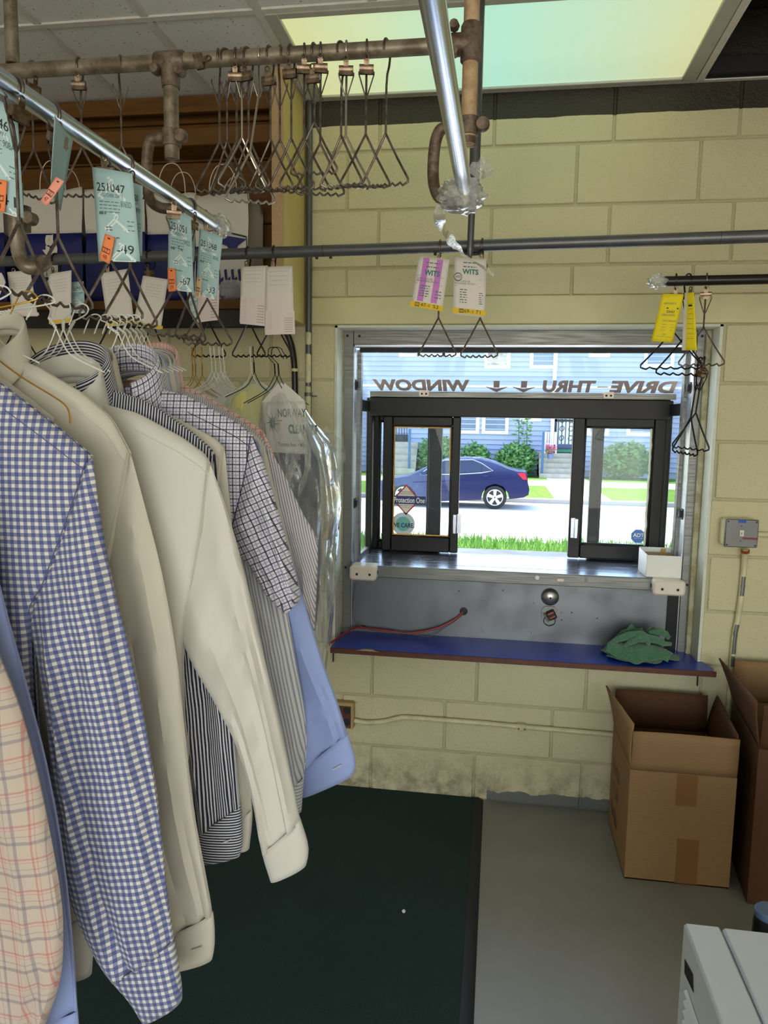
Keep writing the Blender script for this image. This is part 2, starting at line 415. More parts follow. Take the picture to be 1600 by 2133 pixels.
def plastic(name, tint, dens=.10, rough=.12, gl=.22):
    t = NT(name); t.n.remove(t.b); co = t.coord()
    tr = t.node('ShaderNodeBsdfTransparent'); tr.inputs[0].default_value = (*tint, 1)
    gs = t.node('ShaderNodeBsdfGlossy'); gs.inputs['Roughness'].default_value = rough; gs.inputs[0].default_value = (1, 1, 1, 1)
    df = t.node('ShaderNodeBsdfDiffuse'); df.inputs[0].default_value = (.8, .82, .84, 1)
    bp = t.node('ShaderNodeBump'); bp.inputs['Strength'].default_value = .6; bp.inputs['Distance'].default_value = .006
    t.link(t.noise(t.mapping(co, (1, 1, .45)), 26, 4, .65), bp.inputs['Height'])
    for n_ in (gs, df): t.link(bp.outputs[0], n_.inputs['Normal'])
    a = t.node('ShaderNodeMixShader'); a.inputs[0].default_value = dens; t.link(tr.outputs[0], a.inputs[1]); t.link(df.outputs[0], a.inputs[2])
    fr = t.node('ShaderNodeLayerWeight'); fr.inputs[0].default_value = gl; t.link(bp.outputs[0], fr.inputs['Normal'])
    b = t.node('ShaderNodeMixShader'); t.link(fr.outputs['Facing'], b.inputs[0]); t.link(a.outputs[0], b.inputs[1]); t.link(gs.outputs[0], b.inputs[2])
    t.link(b.outputs[0], t.out.inputs[0]); return t.m
M['plastic'] = plastic('clear_garment_plastic', (.97, .98, .99), .17, .12, .42)
M['wrap'] = plastic('crumpled_cling_wrap', (.9, .9, .86), .28, .15, .4)
def glass(name, dirt=.03, spots=0):
    t = NT(name); t.n.remove(t.b); co = t.coord()
    tr = t.node('ShaderNodeBsdfTransparent'); tr.inputs[0].default_value = (.96, .98, .98, 1)
    gs = t.node('ShaderNodeBsdfGlossy'); gs.inputs['Roughness'].default_value = .02
    df = t.node('ShaderNodeBsdfDiffuse'); df.inputs[0].default_value = (.8, .85, .85, 1)
    tl = t.node('ShaderNodeBsdfTranslucent'); tl.inputs[0].default_value = (.75, .85, .85, 1)
    dd = t.node('ShaderNodeAddShader'); t.link(df.outputs[0], dd.inputs[0]); t.link(tl.outputs[0], dd.inputs[1])
    d = t.math('MULTIPLY', t.ramp(t.noise(co, 9, 5, .7), [(.35, G4(.3)), (.75, G4(1))]), dirt)
    if spots:
        vo = t.node('ShaderNodeTexVoronoi'); vo.inputs['Scale'].default_value = spots; t.link(co, vo.inputs[0])
        k = t.math('MULTIPLY', t.math('LESS_THAN', vo.outputs['Distance'], .09), t.math('GREATER_THAN', t.noise(co, 30, 2), .58))
        d = t.math('MAXIMUM', d, t.math('MULTIPLY', k, .5))
    a = t.node('ShaderNodeMixShader'); t.link(d, a.inputs[0]); t.link(tr.outputs[0], a.inputs[1]); t.link(dd.outputs[0], a.inputs[2])
    fr = t.node('ShaderNodeLayerWeight'); fr.inputs[0].default_value = .5
    rf = t.math('ADD', t.math('MULTIPLY', t.math('POWER', fr.outputs['Facing'], 5.0), .85), .010)
    b = t.node('ShaderNodeMixShader'); t.link(rf, b.inputs[0]); t.link(a.outputs[0], b.inputs[1]); t.link(gs.outputs[0], b.inputs[2])
    t.link(b.outputs[0], t.out.inputs[0]); return t.m
M['glass'] = glass('window_glass', .008)
M['glass_dirty'] = glass('spotted_window_glass', .010, 190)
M['glass_house'] = simple('house_window_glass', srgb(96, 120, 150), .08, 0, spec=.8)
M['vinyl'] = simple('grey_brown_vinyl_lettering', srgb(178, 156, 148), .6)
M['cream_plastic'] = simple('cream_plastic', srgb(226, 212, 196), .3, var=.03)
M['white_card'] = simple('white_box_card', srgb(232, 230, 222), .5, var=.03)
M['card_inside'] = simple('raw_card_inside', srgb(176, 146, 112), .8)
M['gold_tape'] = simple('amber_sticky_tape', srgb(202, 168, 84), .4)
M['putty'] = simple('amber_window_putty', srgb(206, 160, 80), .6, var=.1, bump=.3, bscale=80)
t = NT('green_terry_towel'); co = t.coord(); f = t.noise(co, 260, 3, .7); t.base(t.ramp(f, [(.3, srgb(52, 96, 66)), (.7, srgb(92, 142, 106))])); t.set(.95, 0, .1, .4); t.bump(f, .9, .006); M['towel'] = t.m
M['conduit'] = simple('cream_painted_conduit', srgb(212, 204, 160), .45, var=.05, c2=srgb(196, 188, 148), vscale=18, bump=.1, bscale=60)
M['conduit_bare'] = simple('grey_bare_conduit', srgb(110, 110, 108), .45, .6)
M['box_grey'] = simple('grey_steel_cover', srgb(112, 112, 110), .4, .4, var=.06)
M['blue_tape'] = simple('blue_masking_tape', srgb(40, 86, 170), .6)
M['red_tape'] = simple('dark_red_label_tape', srgb(128, 36, 44), .5)
M['red_wire'] = simple('red_cable', srgb(150, 44, 34), .4)
M['grey_wire'] = simple('grey_cable', srgb(96, 92, 88), .5)
M['copper'] = simple('copper_winding', srgb(170, 84, 50), .4, .6)
M['white_metal'] = simple('white_enamel_cabinet', srgb(214, 216, 216), .35, var=.02)
M['outlet'] = simple('brown_outlet_box', srgb(176, 150, 100), .5, var=.1)
# --- outside
M['asphalt'] = simple('pale_concrete_road', srgb(206, 204, 198), .9, var=.06, vscale=.6, bump=.1, bscale=20)
M['kerb'] = simple('grey_kerb_concrete', srgb(150, 150, 150), .9, var=.06)
M['walk'] = simple('pale_sidewalk_concrete', srgb(205, 203, 198), .9, var=.05)
t = NT('lawn_grass'); co = t.coord(); f = t.noise(co, 6, 5, .7); t.base(t.ramp(f, [(.3, srgb(70, 116, 36)), (.5, srgb(98, 142, 50)), (.72, srgb(136, 160, 76))])); t.set(.9, 0, .2); t.bump(t.noise(co, 30, 4), .8, .05); M['grass'] = t.m
t = NT('grass_blades'); oi = t.node('ShaderNodeNewGeometry'); f = t.noise(oi.outputs['Position'], 3, 2); t.base(t.ramp(f, [(.3, srgb(92, 140, 50)), (.7, srgb(146, 176, 84))])); t.set(.7); M['blades'] = t.m
t = NT('leaf_green'); oi = t.node('ShaderNodeNewGeometry'); f = t.noise(oi.outputs['Position'], 4, 2); t.base(t.ramp(f, [(.3, srgb(66, 116, 66)), (.7, srgb(124, 166, 96))])); t.set(.6); M['leaf'] = t.m
M['stem'] = simple('green_stem', srgb(70, 100, 60), .7)
M['siding'] = simple('pale_blue_clapboard', srgb(170, 178, 208), .6, var=.03, vscale=1)
M['house_trim'] = simple('white_house_trim', srgb(236, 238, 240), .6)
M['curtain'] = simple('pale_curtain', srgb(200, 190, 168), .9, c2=srgb(150, 140, 140), vscale=3)
M['step'] = simple('weathered_concrete_step', srgb(170, 162, 148), .9, var=.14, vscale=4, bump=.2, bscale=14)
M['house_dark'] = simple('dark_house_interior', srgb(70, 84, 110), .6)
M['iron'] = simple('black_iron', srgb(40, 44, 54), .5, .4)
M['blue_post'] = simple('blue_painted_post', srgb(46, 92, 132), .5)
M['green_paint'] = simple('green_painted_threshold', srgb(48, 120, 88), .6)
M['car_paint'] = simple('dark_blue_car_paint', srgb(24, 32, 84), .1, .35, spec=.9)
M['car_glass'] = simple('dark_tinted_car_glass', srgb(28, 34, 60), .05, 0, spec=.9)
M['tyre'] = simple('black_tyre', srgb(34, 34, 36), .8)
M['alloy'] = simple('silver_alloy_wheel', srgb(206, 206, 210), .3, .7)
M['car_red'] = simple('red_tail_lamp', srgb(200, 24, 40), .2)
M['car_chrome'] = simple('chrome_car_trim', srgb(220, 224, 230), .15, .9)
M['flower_pink'] = simple('pink_flower_petals', srgb(226, 96, 140), .6)
M['pot'] = simple('blue_grey_flower_pot', srgb(110, 120, 160), .6)
M['chair_pink'] = simple('pale_pink_porch_chair', srgb(228, 200, 206), .6)
# --- clothes: woven patterns from the cloth's own thread coordinates (UV in metres)
def cloth(name, base, layers=(), rough=.75, fine=0.0, sheen=.25, trans=0.0):
    t = NT(name); uv = t.coord('UV'); sep = t.node('ShaderNodeSeparateXYZ'); t.link(uv, sep.inputs[0])
    c = None
    for ax, per, wid, off, colr, alpha in layers:
        src = sep.outputs[0 if ax == 'u' else 1]
        fr = t.math('FRACT', t.math('ADD', t.math('DIVIDE', src, per), off))
        mk = t.math('MULTIPLY', t.math('LESS_THAN', fr, wid), alpha)
        c = t.mix(mk, base if c is None else c, colr)
    t.base(base if c is None else c); t.set(rough, 0, .25, sheen)
    n = t.noise(uv, 900, 2); t.bump(n, .08, .001)
    return t.m
WHT = srgb(226, 222, 212)
M['c_white'] = cloth('white_cotton', srgb(206, 200, 188), rough=.6)
M['c_cream'] = cloth('cream_cotton', srgb(208, 199, 182), rough=.6)
M['c_gingham'] = cloth('blue_gingham_cotton', srgb(214, 208, 198), [('u', .0108, .52, 0, srgb(34, 60, 132), .68), ('v', .0108, .52, 0, srgb(32, 56, 126), .68)])
M['c_plaid'] = cloth('cream_plaid_cotton', srgb(192, 174, 158), [(a, .046, w_, o_, c_, al_) for a in 'uv' for w_, o_, c_, al_ in ((.10, 0, srgb(90, 90, 112), .42), (.03, .17, srgb(90, 90, 112), .35), (.06, .5, srgb(184, 92, 92), .5), (.03, .38, srgb(190, 100, 100), .4))])
M['c_blue'] = cloth('light_blue_cotton', srgb(146, 160, 206), rough=.65)
M['c_navystripe'] = cloth('navy_striped_cotton', srgb(208, 206, 204), [('u', .0050, .56, 0, srgb(34, 32, 56), 1)])
M['c_check'] = cloth('white_navy_check_cotton', srgb(212, 208, 208), [('u', .0125, .16, 0, srgb(30, 28, 64), .92), ('v', .0125, .16, 0, srgb(30, 28, 64), .92), ('u', .0125, .12, .5, srgb(120, 110, 170), .7), ('v', .0125, .12, .5, srgb(120, 110, 170), .7)])
M['c_greystripe'] = cloth('grey_striped_cotton', srgb(206, 203, 198), [('u', .0066, .4, 0, srgb(140, 144, 158), .9)])
M['c_finestripe'] = cloth('fine_grey_striped_cotton', srgb(206, 200, 200), [('u', .0042, .42, 0, srgb(120, 114, 124), .85)])
M['c_pink'] = cloth('pink_check_cotton', srgb(216, 182, 168), [('u', .0115, .14, 0, srgb(176, 96, 84), .8), ('v', .0115, .14, 0, srgb(176, 96, 84), .8)])
M['c_dark'] = cloth('dark_grey_suiting', srgb(66, 68, 80), rough=.85)
M['c_yellow'] = cloth('pale_yellow_cotton', srgb(222, 214, 130), rough=.7)
# ================================================================== ROOM SHELL
D = 2.776                                     # inner face of the window wall
XL, XR, YB, ZC, ZR = -2.3, 2.4, -3.5, 2.602, 3.45
OX0, OX1, OZ0, OZ1 = -.617, .752, .60, 1.810   # window opening
# floor: grey painted concrete, dark green mat with a black rubber edge strip
mb = MB().box((XL, YB, -.12), (XR, D + .2, 0)); struct(obj('floor', mb, M['floor'], smooth=False))
mb = MB().box((XL, -1.5, .0005), (-.045, D - .006, .010)); tag(obj('floor_mat', mb, M['carpet'], smooth=False), 'dark green carpet mat covering the floor under the shirts', 'mat')
mb = MB()
mb.prism([(-.047, -1.5, .0), (-.047, -1.5, .012), (-.030, -1.5, .012), (-.012, -1.5, .002), (-.012, -1.5, 0)], (0, D - .008 + 1.5, 0))
tag(obj('mat_edge_strip', mb, M['black_rubber']), 'black rubber edge strip along the right side of the green mat', 'edge strip')
mb = MB().lathe([(.0045, 0), (.006, .004), (.003, .008)], PZ(841, 1900, .010), (0, 0, 1), 8)
tag(obj('paper_scrap', mb, M['white_paper']), 'tiny white scrap lying on the green mat', 'scrap')
# far wall: mortar bed with every block standing proud of it
def rects_minus(x0, x1, z0, z1, holes):
    rs = [(x0, x1, z0, z1)]
    for hx0, hx1, hz0, hz1 in holes:
        o = []
        for a, b, c, d in rs:
            if b <= hx0 or a >= hx1 or d <= hz0 or c >= hz1: o.append((a, b, c, d)); continue
            if a < hx0: o.append((a, hx0, c, d))
            if b > hx1: o.append((hx1, b, c, d))
            m0, m1 = max(a, hx0), min(b, hx1)
            if c < hz0: o.append((m0, m1, c, hz0))
            if d > hz1: o.append((m0, m1, hz1, d))
        rs = o
    return rs
mb = MB()
for a, b, c, d in ((XL, OX0, -.1, ZR), (OX1, XR, -.1, ZR), (OX0, OX1, -.1, OZ0), (OX0, OX1, OZ1, ZR)):
    mb.box((a, D + .002, c), (b, D + .20, d))
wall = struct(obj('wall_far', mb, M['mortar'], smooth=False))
HOLES = [(OX0, OX1, OZ0, OZ1), (-.722, .912, 1.812, 1.914)]
for k in range(-6, 12):
    zt = 2.4225 - .2032 * k; zb = zt - .2032
    off = -.4585 if k % 2 else -.577
    n0 = int(math.floor((-2.25 - off) / .4064))
    for j in range(n0, n0 + 12):
        x0 = off + .4064 * j; x1 = x0 + .4064
        if x0 > 1.9: continue
        for a, b, c, d in rects_minus(x0 + .004, x1 - .004, max(zb + .004, .004), zt - .004, [(h[0] - .0, h[1] + .0, h[2], h[3]) for h in HOLES]):
            if b - a < .02 or d - c < .012: continue
            dy = random.uniform(-.0015, .0015)
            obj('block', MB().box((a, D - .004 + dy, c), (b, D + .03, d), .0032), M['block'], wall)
obj('lintel', MB().box((-.72, D - .008, 1.813), (.910, D + .04, 1.912), .003), M['lintel'], wall)
# other walls
struct(obj('wall_left', MB().box((XL - .15, YB, -.1), (XL, D + .2, ZR)), M['plain_wall'], smooth=False))
struct(obj('wall_right', MB().box((XR, YB, -.1), (XR + .15, D + .2, ZR)), M['plain_wall'], smooth=False))
mb = MB()
for a, b, c, d in ((XL, -1.7, -.1, ZR), (2.3, XR, -.1, ZR), (-1.7, 2.3, -.1, .42), (-1.7, 2.3, 2.48, ZR)): mb.box((a, YB - .2, c), (b, YB, d))  # wide opening is unseen and assumed, put in to let daylight enter
struct(obj('wall_rear', mb, M['plain_wall'], smooth=False))
struct(obj('roof', MB().box((XL - .3, YB - .3, ZR), (XR + .3, D + 1.5, ZR + .15)), M['roof_dark'], smooth=False))
# ceiling: speckled tiles in a metal grid; left open beside the light, over the right end of the wall
FX0, FX1, FY0 = -.712, .605, 2.172            # light fixture
mb = MB()
mb.box((XL, YB, ZC + .022), (XR, FY0, ZC + .03)); mb.box((XL, FY0, ZC + .022), (FX0, D, ZC + .03))
ceil = struct(obj('ceiling', mb, M['tbar'], smooth=False))
tw, tl = .335, .605
xs = [-.712 - tw * k for k in range(5)][::-1]; xs2 = [-.712 + .329 * k for k in range(10)]
ysr = [FY0 - tl * k for k in range(10)]
def tile(x0, x1, y0, y1):
    obj('ceiling_tile', MB().box((x0 + .012, y0 + .012, ZC + .003), (x1 - .012, y1 - .012, ZC + .022), .002), M['tile'], ceil, smooth=False)
for a, b in zip(xs, xs[1:]):
    tile(a, b, FY0, D - .012)
    for y1, y0 in zip(ysr, ysr[1:]): tile(a, b, y0, y1)
for a, b in zip(xs2, xs2[1:]):
    for y1, y0 in zip(ysr, ysr[1:]): tile(a, b, y0, y1)
def bar(a, b): obj('grid_bar', MB().box(a, b, .001), M['tbar'], ceil)
for x in xs[1:-1]: bar((x - .012, ysr[-1], ZC - .0018), (x + .012, D - .02, ZC + .006))
for x in xs2[1:]: bar((x - .012, ysr[-1], ZC - .002), (x + .012, FY0 - .012, ZC + .006))
bar((-.724, ysr[-1], ZC - .0042), (-.700, D - .02, ZC + .006)); bar((.608, FY0 + .012, ZC - .0042), (.632, D - .02, ZC + .012))
for y in ysr: bar((XL, y - .012, ZC - .003), (XR, y + .012, ZC + .005))
obj('wall_angle', MB().box((XL, D - .024, ZC - .003), (XR, D - .004, ZC + .001)).box((XL, D - .0065, ZC - .003), (XR, D - .004, ZC + .02)), M['tbar'], ceil)
struct(obj('trim_1', MB().box((.64, D - .045, ZC + .008), (XR, D - .004, ZC + .062), .002), M['black_rubber']))
# fluorescent light fixture in the ceiling
fx = thing('ceiling_light', 'lit fluorescent ceiling light with ribbed plastic diffuser against the block wall', 'light', (-.05, 2.47, ZC))
mb = MB(); y1 = D - .028
for a, b in (((FX0 + .012, FY0 + .012), (FX0 + .05, y1)), ((FX1 - .045, FY0 + .012), (FX1, y1)), ((FX0 + .05, FY0 + .012), (FX1 - .045, FY0 + .04)), ((FX0 + .05, y1 - .018), (FX1 - .045, y1))):
    mb.box((a[0], a[1], ZC - .006), (b[0], b[1], ZC + .012), .002)
obj('frame', mb, M['fixture'], fx)
obj('diffuser', MB().box((FX0 + .052, FY0 + .042, ZC + .001), (FX1 - .047, y1 - .02, ZC + .006)), M['diffuser'], fx, smooth=False)
obj('housing', MB().box((FX0 + .02, FY0 + .02, ZC + .013), (FX1 - .01, y1, ZC + .10), .01), M['fixture'], fx)
# unseen second fixture, added behind the eye to light the shirts from above
added_fx = thing('ceiling_light', 'added unseen fluorescent ceiling light giving the shirts light from above', 'light', (-.05, -.85, ZC))
mb = MB()
for a, b in (((-.71, -1.14), (-.67, -.56)), ((.57, -1.14), (.61, -.56)), ((-.67, -1.14), (.57, -1.10)), ((-.67, -.60), (.57, -.56))): mb.box((a[0], a[1], ZC - .012), (b[0], b[1], ZC - .004), .002)
obj('frame', mb, M['fixture'], added_fx)
obj('diffuser', MB().box((-.67, -1.10, ZC - .011), (.57, -.60, ZC - .006)), M['diffuser'], added_fx, smooth=False)

# ================================================================== DRIVE-THROUGH BAY WINDOW
win = struct(thing('window_1', 'aluminium drive-through bay window with dark sliding sashes', 'window', (.06, 2.9, .6)))
def wpart(name, mb, mat, par=None, **k): return obj(name, mb, mat, par or win, **k)
# painted reveal and wood stops
YA = 2.88                                     # face of the aluminium frame
wpart('reveal', MB().box((OX0, D - .006, OZ0), (OX0 + .010, YA + .09, OZ1)).box((OX1 - .010, D - .006, OZ0), (OX1, YA + .09, OZ1)).box((OX0, D - .006, OZ1 - .008), (OX1, YA + .09, OZ1 + .0005)), M['white_jamb'])
wpart('wood_stop', MB().box((OX0 + .010, YA - .012, OZ0), (-.603, YA + .05, OZ1 - .008), .002), M['wood_jamb'])
wpart('wood_stop', MB().box((.722, YA - .020, OZ0), (OX1 - .010, YA + .05, OZ1 - .008), .003), M['wood_jamb'])
AX0, AX1 = -.568, .696                        # clear width between the aluminium posts
wpart('post', MB().box((-.607, YA, .6), (AX0, YA + .03, 1.804), .001), M['alu'])
wpart('post', MB().box((AX1, YA, .6), (.727, YA + .03, 1.804), .001), M['alu'])
wpart('head', MB().box((AX0 + .001, YA, 1.752), (AX1 - .001, YA + .03, 1.804), .001), M['alu'])
wpart('inner_post', MB().box((AX0 - .003, YA + .012, .6), (AX0 + .003, YA + .085, 1.752)), M['alu_bright'])
wpart('inner_post', MB().box((AX1 - .003, YA + .012, .6), (AX1 + .003, YA + .085, 1.752)), M['alu_bright'])
wpart('inner_head', MB().box((AX0, YA + .012, 1.744), (AX1, YA + .06, 1.752)), M['alu_bright'])
wpart('black_bar', MB().box((AX0 + .017, YA + .045, 1.727), (AX1 - .012, YA + .075, 1.743), .001), M['black_rubber'])
for x, z in ((-.592, 1.785), (-.545, 1.784), (.712, 1.782), (-.590, .875), (.716, .868)):
    wpart('bolt_head', MB().lathe([(.0045, -.002), (.0055, .002)], (x, YA - .001, z), (0, 1, 0), 10), M['black_rubber'])
for x, s in ((AX0 + .003, 1), (AX1 - .003, -1)):
    for z in (1.60, 1.13):
        wpart('latch_stud', MB().box((x, YA + .035, z - .012), (x + s * .012, YA + .06, z + .012), .002).box((x, YA + .03, z - .02), (x + s * .003, YA + .066, z + .02)), M['black_rubber'])
# bay sides: posts, rails and glass between the wall and the outer sash plane
YO = 3.20
for x, s in ((AX0 + .006, 1), (AX1 - .006, -1)):
    wpart('side_post', MB().box((x - s * .004, YA + .085, .885), (x + s * .010, YA + .125, 1.74), .002), M['alu'])
    wpart('side_rail', MB().box((x - s * .004, YA + .125, 1.498), (x + s * .012, YO - .02, 1.545), .002), M['bronze'])
    wpart('side_pane', MB().box((x + s * .001, YA + .125, .9), (x + s * .005, YO - .02, 1.498)), M['glass'], smooth=False)
    wpart('corner_post', MB().box((x - s * .004, YO - .02, .89), (x + s * .022, YO + .10, 1.56), .003), M['bronze'])
    wpart('side_sill', MB().box((x - s * .004, YA + .125, .892), (x + s * .014, YO - .02, .912), .002), M['alu'])
    p = [(x, YA + .06, 1.735), (x, YO + .005, 1.585), (x, YO + .005, 1.545), (x, YA + .06, 1.545)]
    wpart('side_pane', MB().prism(p, (s * .004, 0, 0)), M['glass'], smooth=False)
# sloping glass over the sashes, with lettering stuck on it
ga, gb = V((0, YA + .06, 1.735)), V((0, YO + .004, 1.583)); gd = gb - ga; gn = V((0, -gd.z, gd.y)).normalized()
wpart('sloping_pane', MB().prism([(AX0 + .01, *ga.yz), (AX1 - .01, *ga.yz), (AX1 - .01, *gb.yz), (AX0 + .01, *gb.yz)], gn * .004), M['glass'], smooth=False)
def gmap(u, v):                               # u 0..1 from right to left (lettering reads from the street), v up the slope
    x = .690 + (-.533 - .690) * u; q = ga.lerp(gb, 1 - v); return V((x, q.y, q.z)) - gn * .0015
mb = MB()
words = [('DRIVE', .0, .205), ('THRU', .255, .425), ('WINDOW', .668, 1.0)]
v0, v1 = .05, .345
for s_, a, b in words: text_on(mb, s_, gmap, a, v0, b, v1, .05)
rect_on(mb, gmap, .212, .18, .247, .205)
for c in (.487, .578):
    mb.add([gmap(*q) for q in ((c - .010, v1 - .02), (c + .010, v1 - .02), (c + .010, .16), (c - .010, .16))], [(0, 1, 2, 3)])
    mb.add([gmap(*q) for q in ((c, v0 - .01), (c - .042, .19), (c - .012, .145), (c, .13), (c + .012, .145), (c + .042, .19))], [(0, 1, 2, 3, 4, 5)])
wpart('lettering', mb, M['vinyl'], smooth=False)
# header with track, outer sill
wpart('track_strip', MB().box((-.551, YO - .03, 1.563), (.700, YO + .005, 1.587), .001), M['alu'])
for x in (-.318, .435):
    wpart('guide_block', MB().box((x - .021, YO - .040, 1.566), (x + .021, YO - .029, 1.592), .002), M['cream_plastic'])
    for dx in (-.009, .009): wpart('guide_screw', MB().lathe([(.0045, -.001), (.0045, .002)], (x + dx, YO - .041, 1.577), (0, 1, 0), 10), M['black_rubber'])
wpart('header', MB().box((-.555, YO - .025, 1.482), (.683, YO + .10, 1.563), .004), M['bronze'])
wpart('outer_sill', MB().box((AX0, YO - .01, .868), (AX1, YO + .16, .893), .003), M['alu'])
# sashes: fixed ones behind, sliding ones pushed open in front
def sash(name, x0, x1, z0, z1, gx0, gx1, gz0, gz1, y, gmat, handle=None, putty=False):
    mb = MB(); y0, y1 = y - .018, y + .018
    for a, b in (((x0, z0), (gx0, z1)), ((gx1, z0), (x1, z1)), ((gx0, z0), (gx1, gz0)), ((gx0, gz1), (gx1, z1))):
        mb.box((a[0], y0, a[1]), (b[0], y1, b[1]), .004)
    s = wpart(name, mb, M['bronze'])
    for a, b in (((gx0 - .001, gz0), (gx0 + .007, gz1)), ((gx1 - .007, gz0), (gx1 + .001, gz1)), ((gx0, gz0 - .001), (gx1, gz0 + .006)), ((gx0, gz1 - .006), (gx1, gz1 + .001))):
        obj('glazing_bead', MB().box((a[0], y - .010, a[1]), (b[0], y + .010, b[1]), .003), M['bronze'], s)
    obj('pane', MB().box((gx0, y - .003, gz0), (gx1, y + .003, gz1)), gmat, s, smooth=False)
    if handle is not None:
        hx, sd = handle
        obj('handle', MB().box((hx - .010, y0 - .016, .985), (hx + .004, y0 - .001, 1.068), .002).box((hx + .006 * sd, y0 - .004, .985), (hx + .024 * sd, y0 - .001, 1.070), .001), M['alu_bright'], s)
        for z in (.999, 1.056): obj('handle_screw', MB().lathe([(.003, 0), (.002, .002)], (hx + .015 * sd, y0 - .003, z), (0, -1, 0), 8), M['alu_bright'], s)
    if putty:
        mb = MB()
        for pts in ([(gx0 + .007, gz0 + .006), (gx0 + .007, gz1 - .006)], [(gx1 - .007, gz0 + .28), (gx1 - .008, gz1 - .006)], [(gx0 + .006, gz0 + .006), (gx1 - .006, gz0 + .006)], [(gx0 + .006, gz1 - .007), (gx1 - .006, gz1 - .007)]):
            q = resample([(a, 0, b) for a, b in pts], 24); mb.tube([(p.x, y - .007, p.z) for p in q], [.0032 + .0018 * noise.noise(V((p.x * 60, 0, p.z * 60))) for p in q], 6)
        obj('putty_bead', mb, M['putty'], s)
    return s
ls = sash('sliding_sash', -.493, -.161, .898, 1.482, -.451, -.196, .964, 1.443, YO, M['glass_dirty'], (-.172, 1), True)
rs = sash('sliding_sash', .304, .684, .900, 1.486, .352, .626, .959, 1.450, YO, M['glass_dirty'], (.335, -1), False)
sash('fixed_sash', -.548, -.243, .893, 1.484, -.520, -.300, .93, 1.46, YO + .065, M['glass'])
sash('fixed_sash', .389, .680, .893, 1.484, .432, .660, .93, 1.46, YO + .065, M['glass'])
mb = MB(); q = resample([(.613, YO - .007, .962), (.616, YO - .007, 1.2), (.617, YO - .007, 1.446)], 30)
mb.tube([p + V((.004 * noise.noise(p * 40), 0, 0)) for p in q], [.004 + .003 * abs(noise.noise(p * 55)) for p in q], 6)
obj('peeling_seal', mb, M['white_jamb'], rs)
# stickers on the panes
def flat_map(x0, x1, z0, z1, y): return lambda u, v: V((x0 + (x1 - x0) * u, y, z0 + (z1 - z0) * v))
fm = flat_map(-.448, -.330, 1.055, 1.19, YO - .0045)
st = thing('security_sticker', 'white diamond security sticker with red border and blue lettered band', 'sticker', (-.389, YO - .005, 1.055))
obj('diamond', MB().prism([fm(.5, 0), fm(1.02, .5), fm(.5, 1), fm(-.02, .5)], (0, .0008, 0)), M['ink_red'], st, smooth=False)
f2 = lambda u, v: fm(u, v) - V((0, .0006, 0)); f3 = lambda u, v: fm(u, v) - V((0, .0012, 0)); f4 = lambda u, v: fm(u, v) - V((0, .0018, 0))
obj('field', MB().add([f2(.5, .06), f2(.95, .5), f2(.5, .94), f2(.05, .5)], [(0, 1, 2, 3)]), M['white_paper'], st, smooth=False)
mb = MB(); rect_on(mb, f3, .02, .36, 1.22, .62); obj('band', mb, M['ink_navy'], st, smooth=False)
mb = MB(); text_on(mb, 'Protection One', f4, .05, .40, 1.19, .58, .02); obj('lettering', mb, M['ink_white'], st, smooth=False)
mb = MB(); text_on(mb, 'MONITORED', f3, .30, .735, .70, .77); text_on(mb, 'SECURITY SYSTEM BY', f3, .16, .67, .84, .705); text_on(mb, '(800) GET-HELP', f3, .20, .285, .80, .325, .01); text_on(mb, 'www.protectionone.com', f3, .26, .235, .74, .265)
obj('small_print', mb, M['ink'], st, smooth=False)
fm2 = flat_map(-.452, -.345, .966, 1.062, YO - .0045); cx, cz, rr = -.400, 1.016, .051
st = thing('globe_sticker', 'round pale sticker with a blue globe low on the left sash', 'sticker', (cx, YO - .005, .966))
def disc(mb, r, dy, n=28, sx=1): mb.add([V((cx + r * math.cos(2 * math.pi * k / n) * sx, YO - .0045 - dy, cz + r * math.sin(2 * math.pi * k / n))) for k in range(n)], [tuple(range(n))])
mb = MB(); disc(mb, rr, 0); obj('disc', mb, simple('pale_blue_sticker', srgb(188, 200, 214), .5), st, smooth=False)
mb = MB(); disc(mb, .032, .0006); obj('globe', mb, simple('blue_globe_print', srgb(90, 160, 200), .5, c2=srgb(110, 176, 130), vscale=36), st, smooth=False)
mb = MB(); f5 = lambda u, v: V((-.450 + .098 * u, YO - .0058, 1.0 + .02 * v)); text_on(mb, 'WE CARE.', f5, 0, 0, 1, 1, .02); obj('lettering', mb, M['ink'], st, smooth=False)
cx, cz = .588, 1.000
st = thing('octagon_sticker', 'small blue octagon sticker at lower right of the right sash', 'sticker', (cx, YO - .005, .97))
def octo(r, dy): return [V((cx + r * math.cos(math.pi / 8 + k * math.pi / 4), YO - .0045 - dy, cz + r * math.sin(math.pi / 8 + k * math.pi / 4))) for k in range(8)]
obj('octagon', MB().add(octo(.0315, 0), [tuple(range(8))]), M['house_trim'], st, smooth=False)
obj('field', MB().add(octo(.0295, .0006), [tuple(range(8))]), simple('blue_sticker', srgb(62, 110, 190), .5), st, smooth=False)
mb = MB(); f6 = lambda u, v: V((cx - .021 + .044 * u, YO - .0062, cz - .003 + .016 * v)); text_on(mb, 'ADT', f6, 0, 0, 1, 1, .02); text_on(mb, 'Security', f6, .1, -.45, .9, -.2); obj('lettering', mb, M['ink_white'], st, smooth=False)

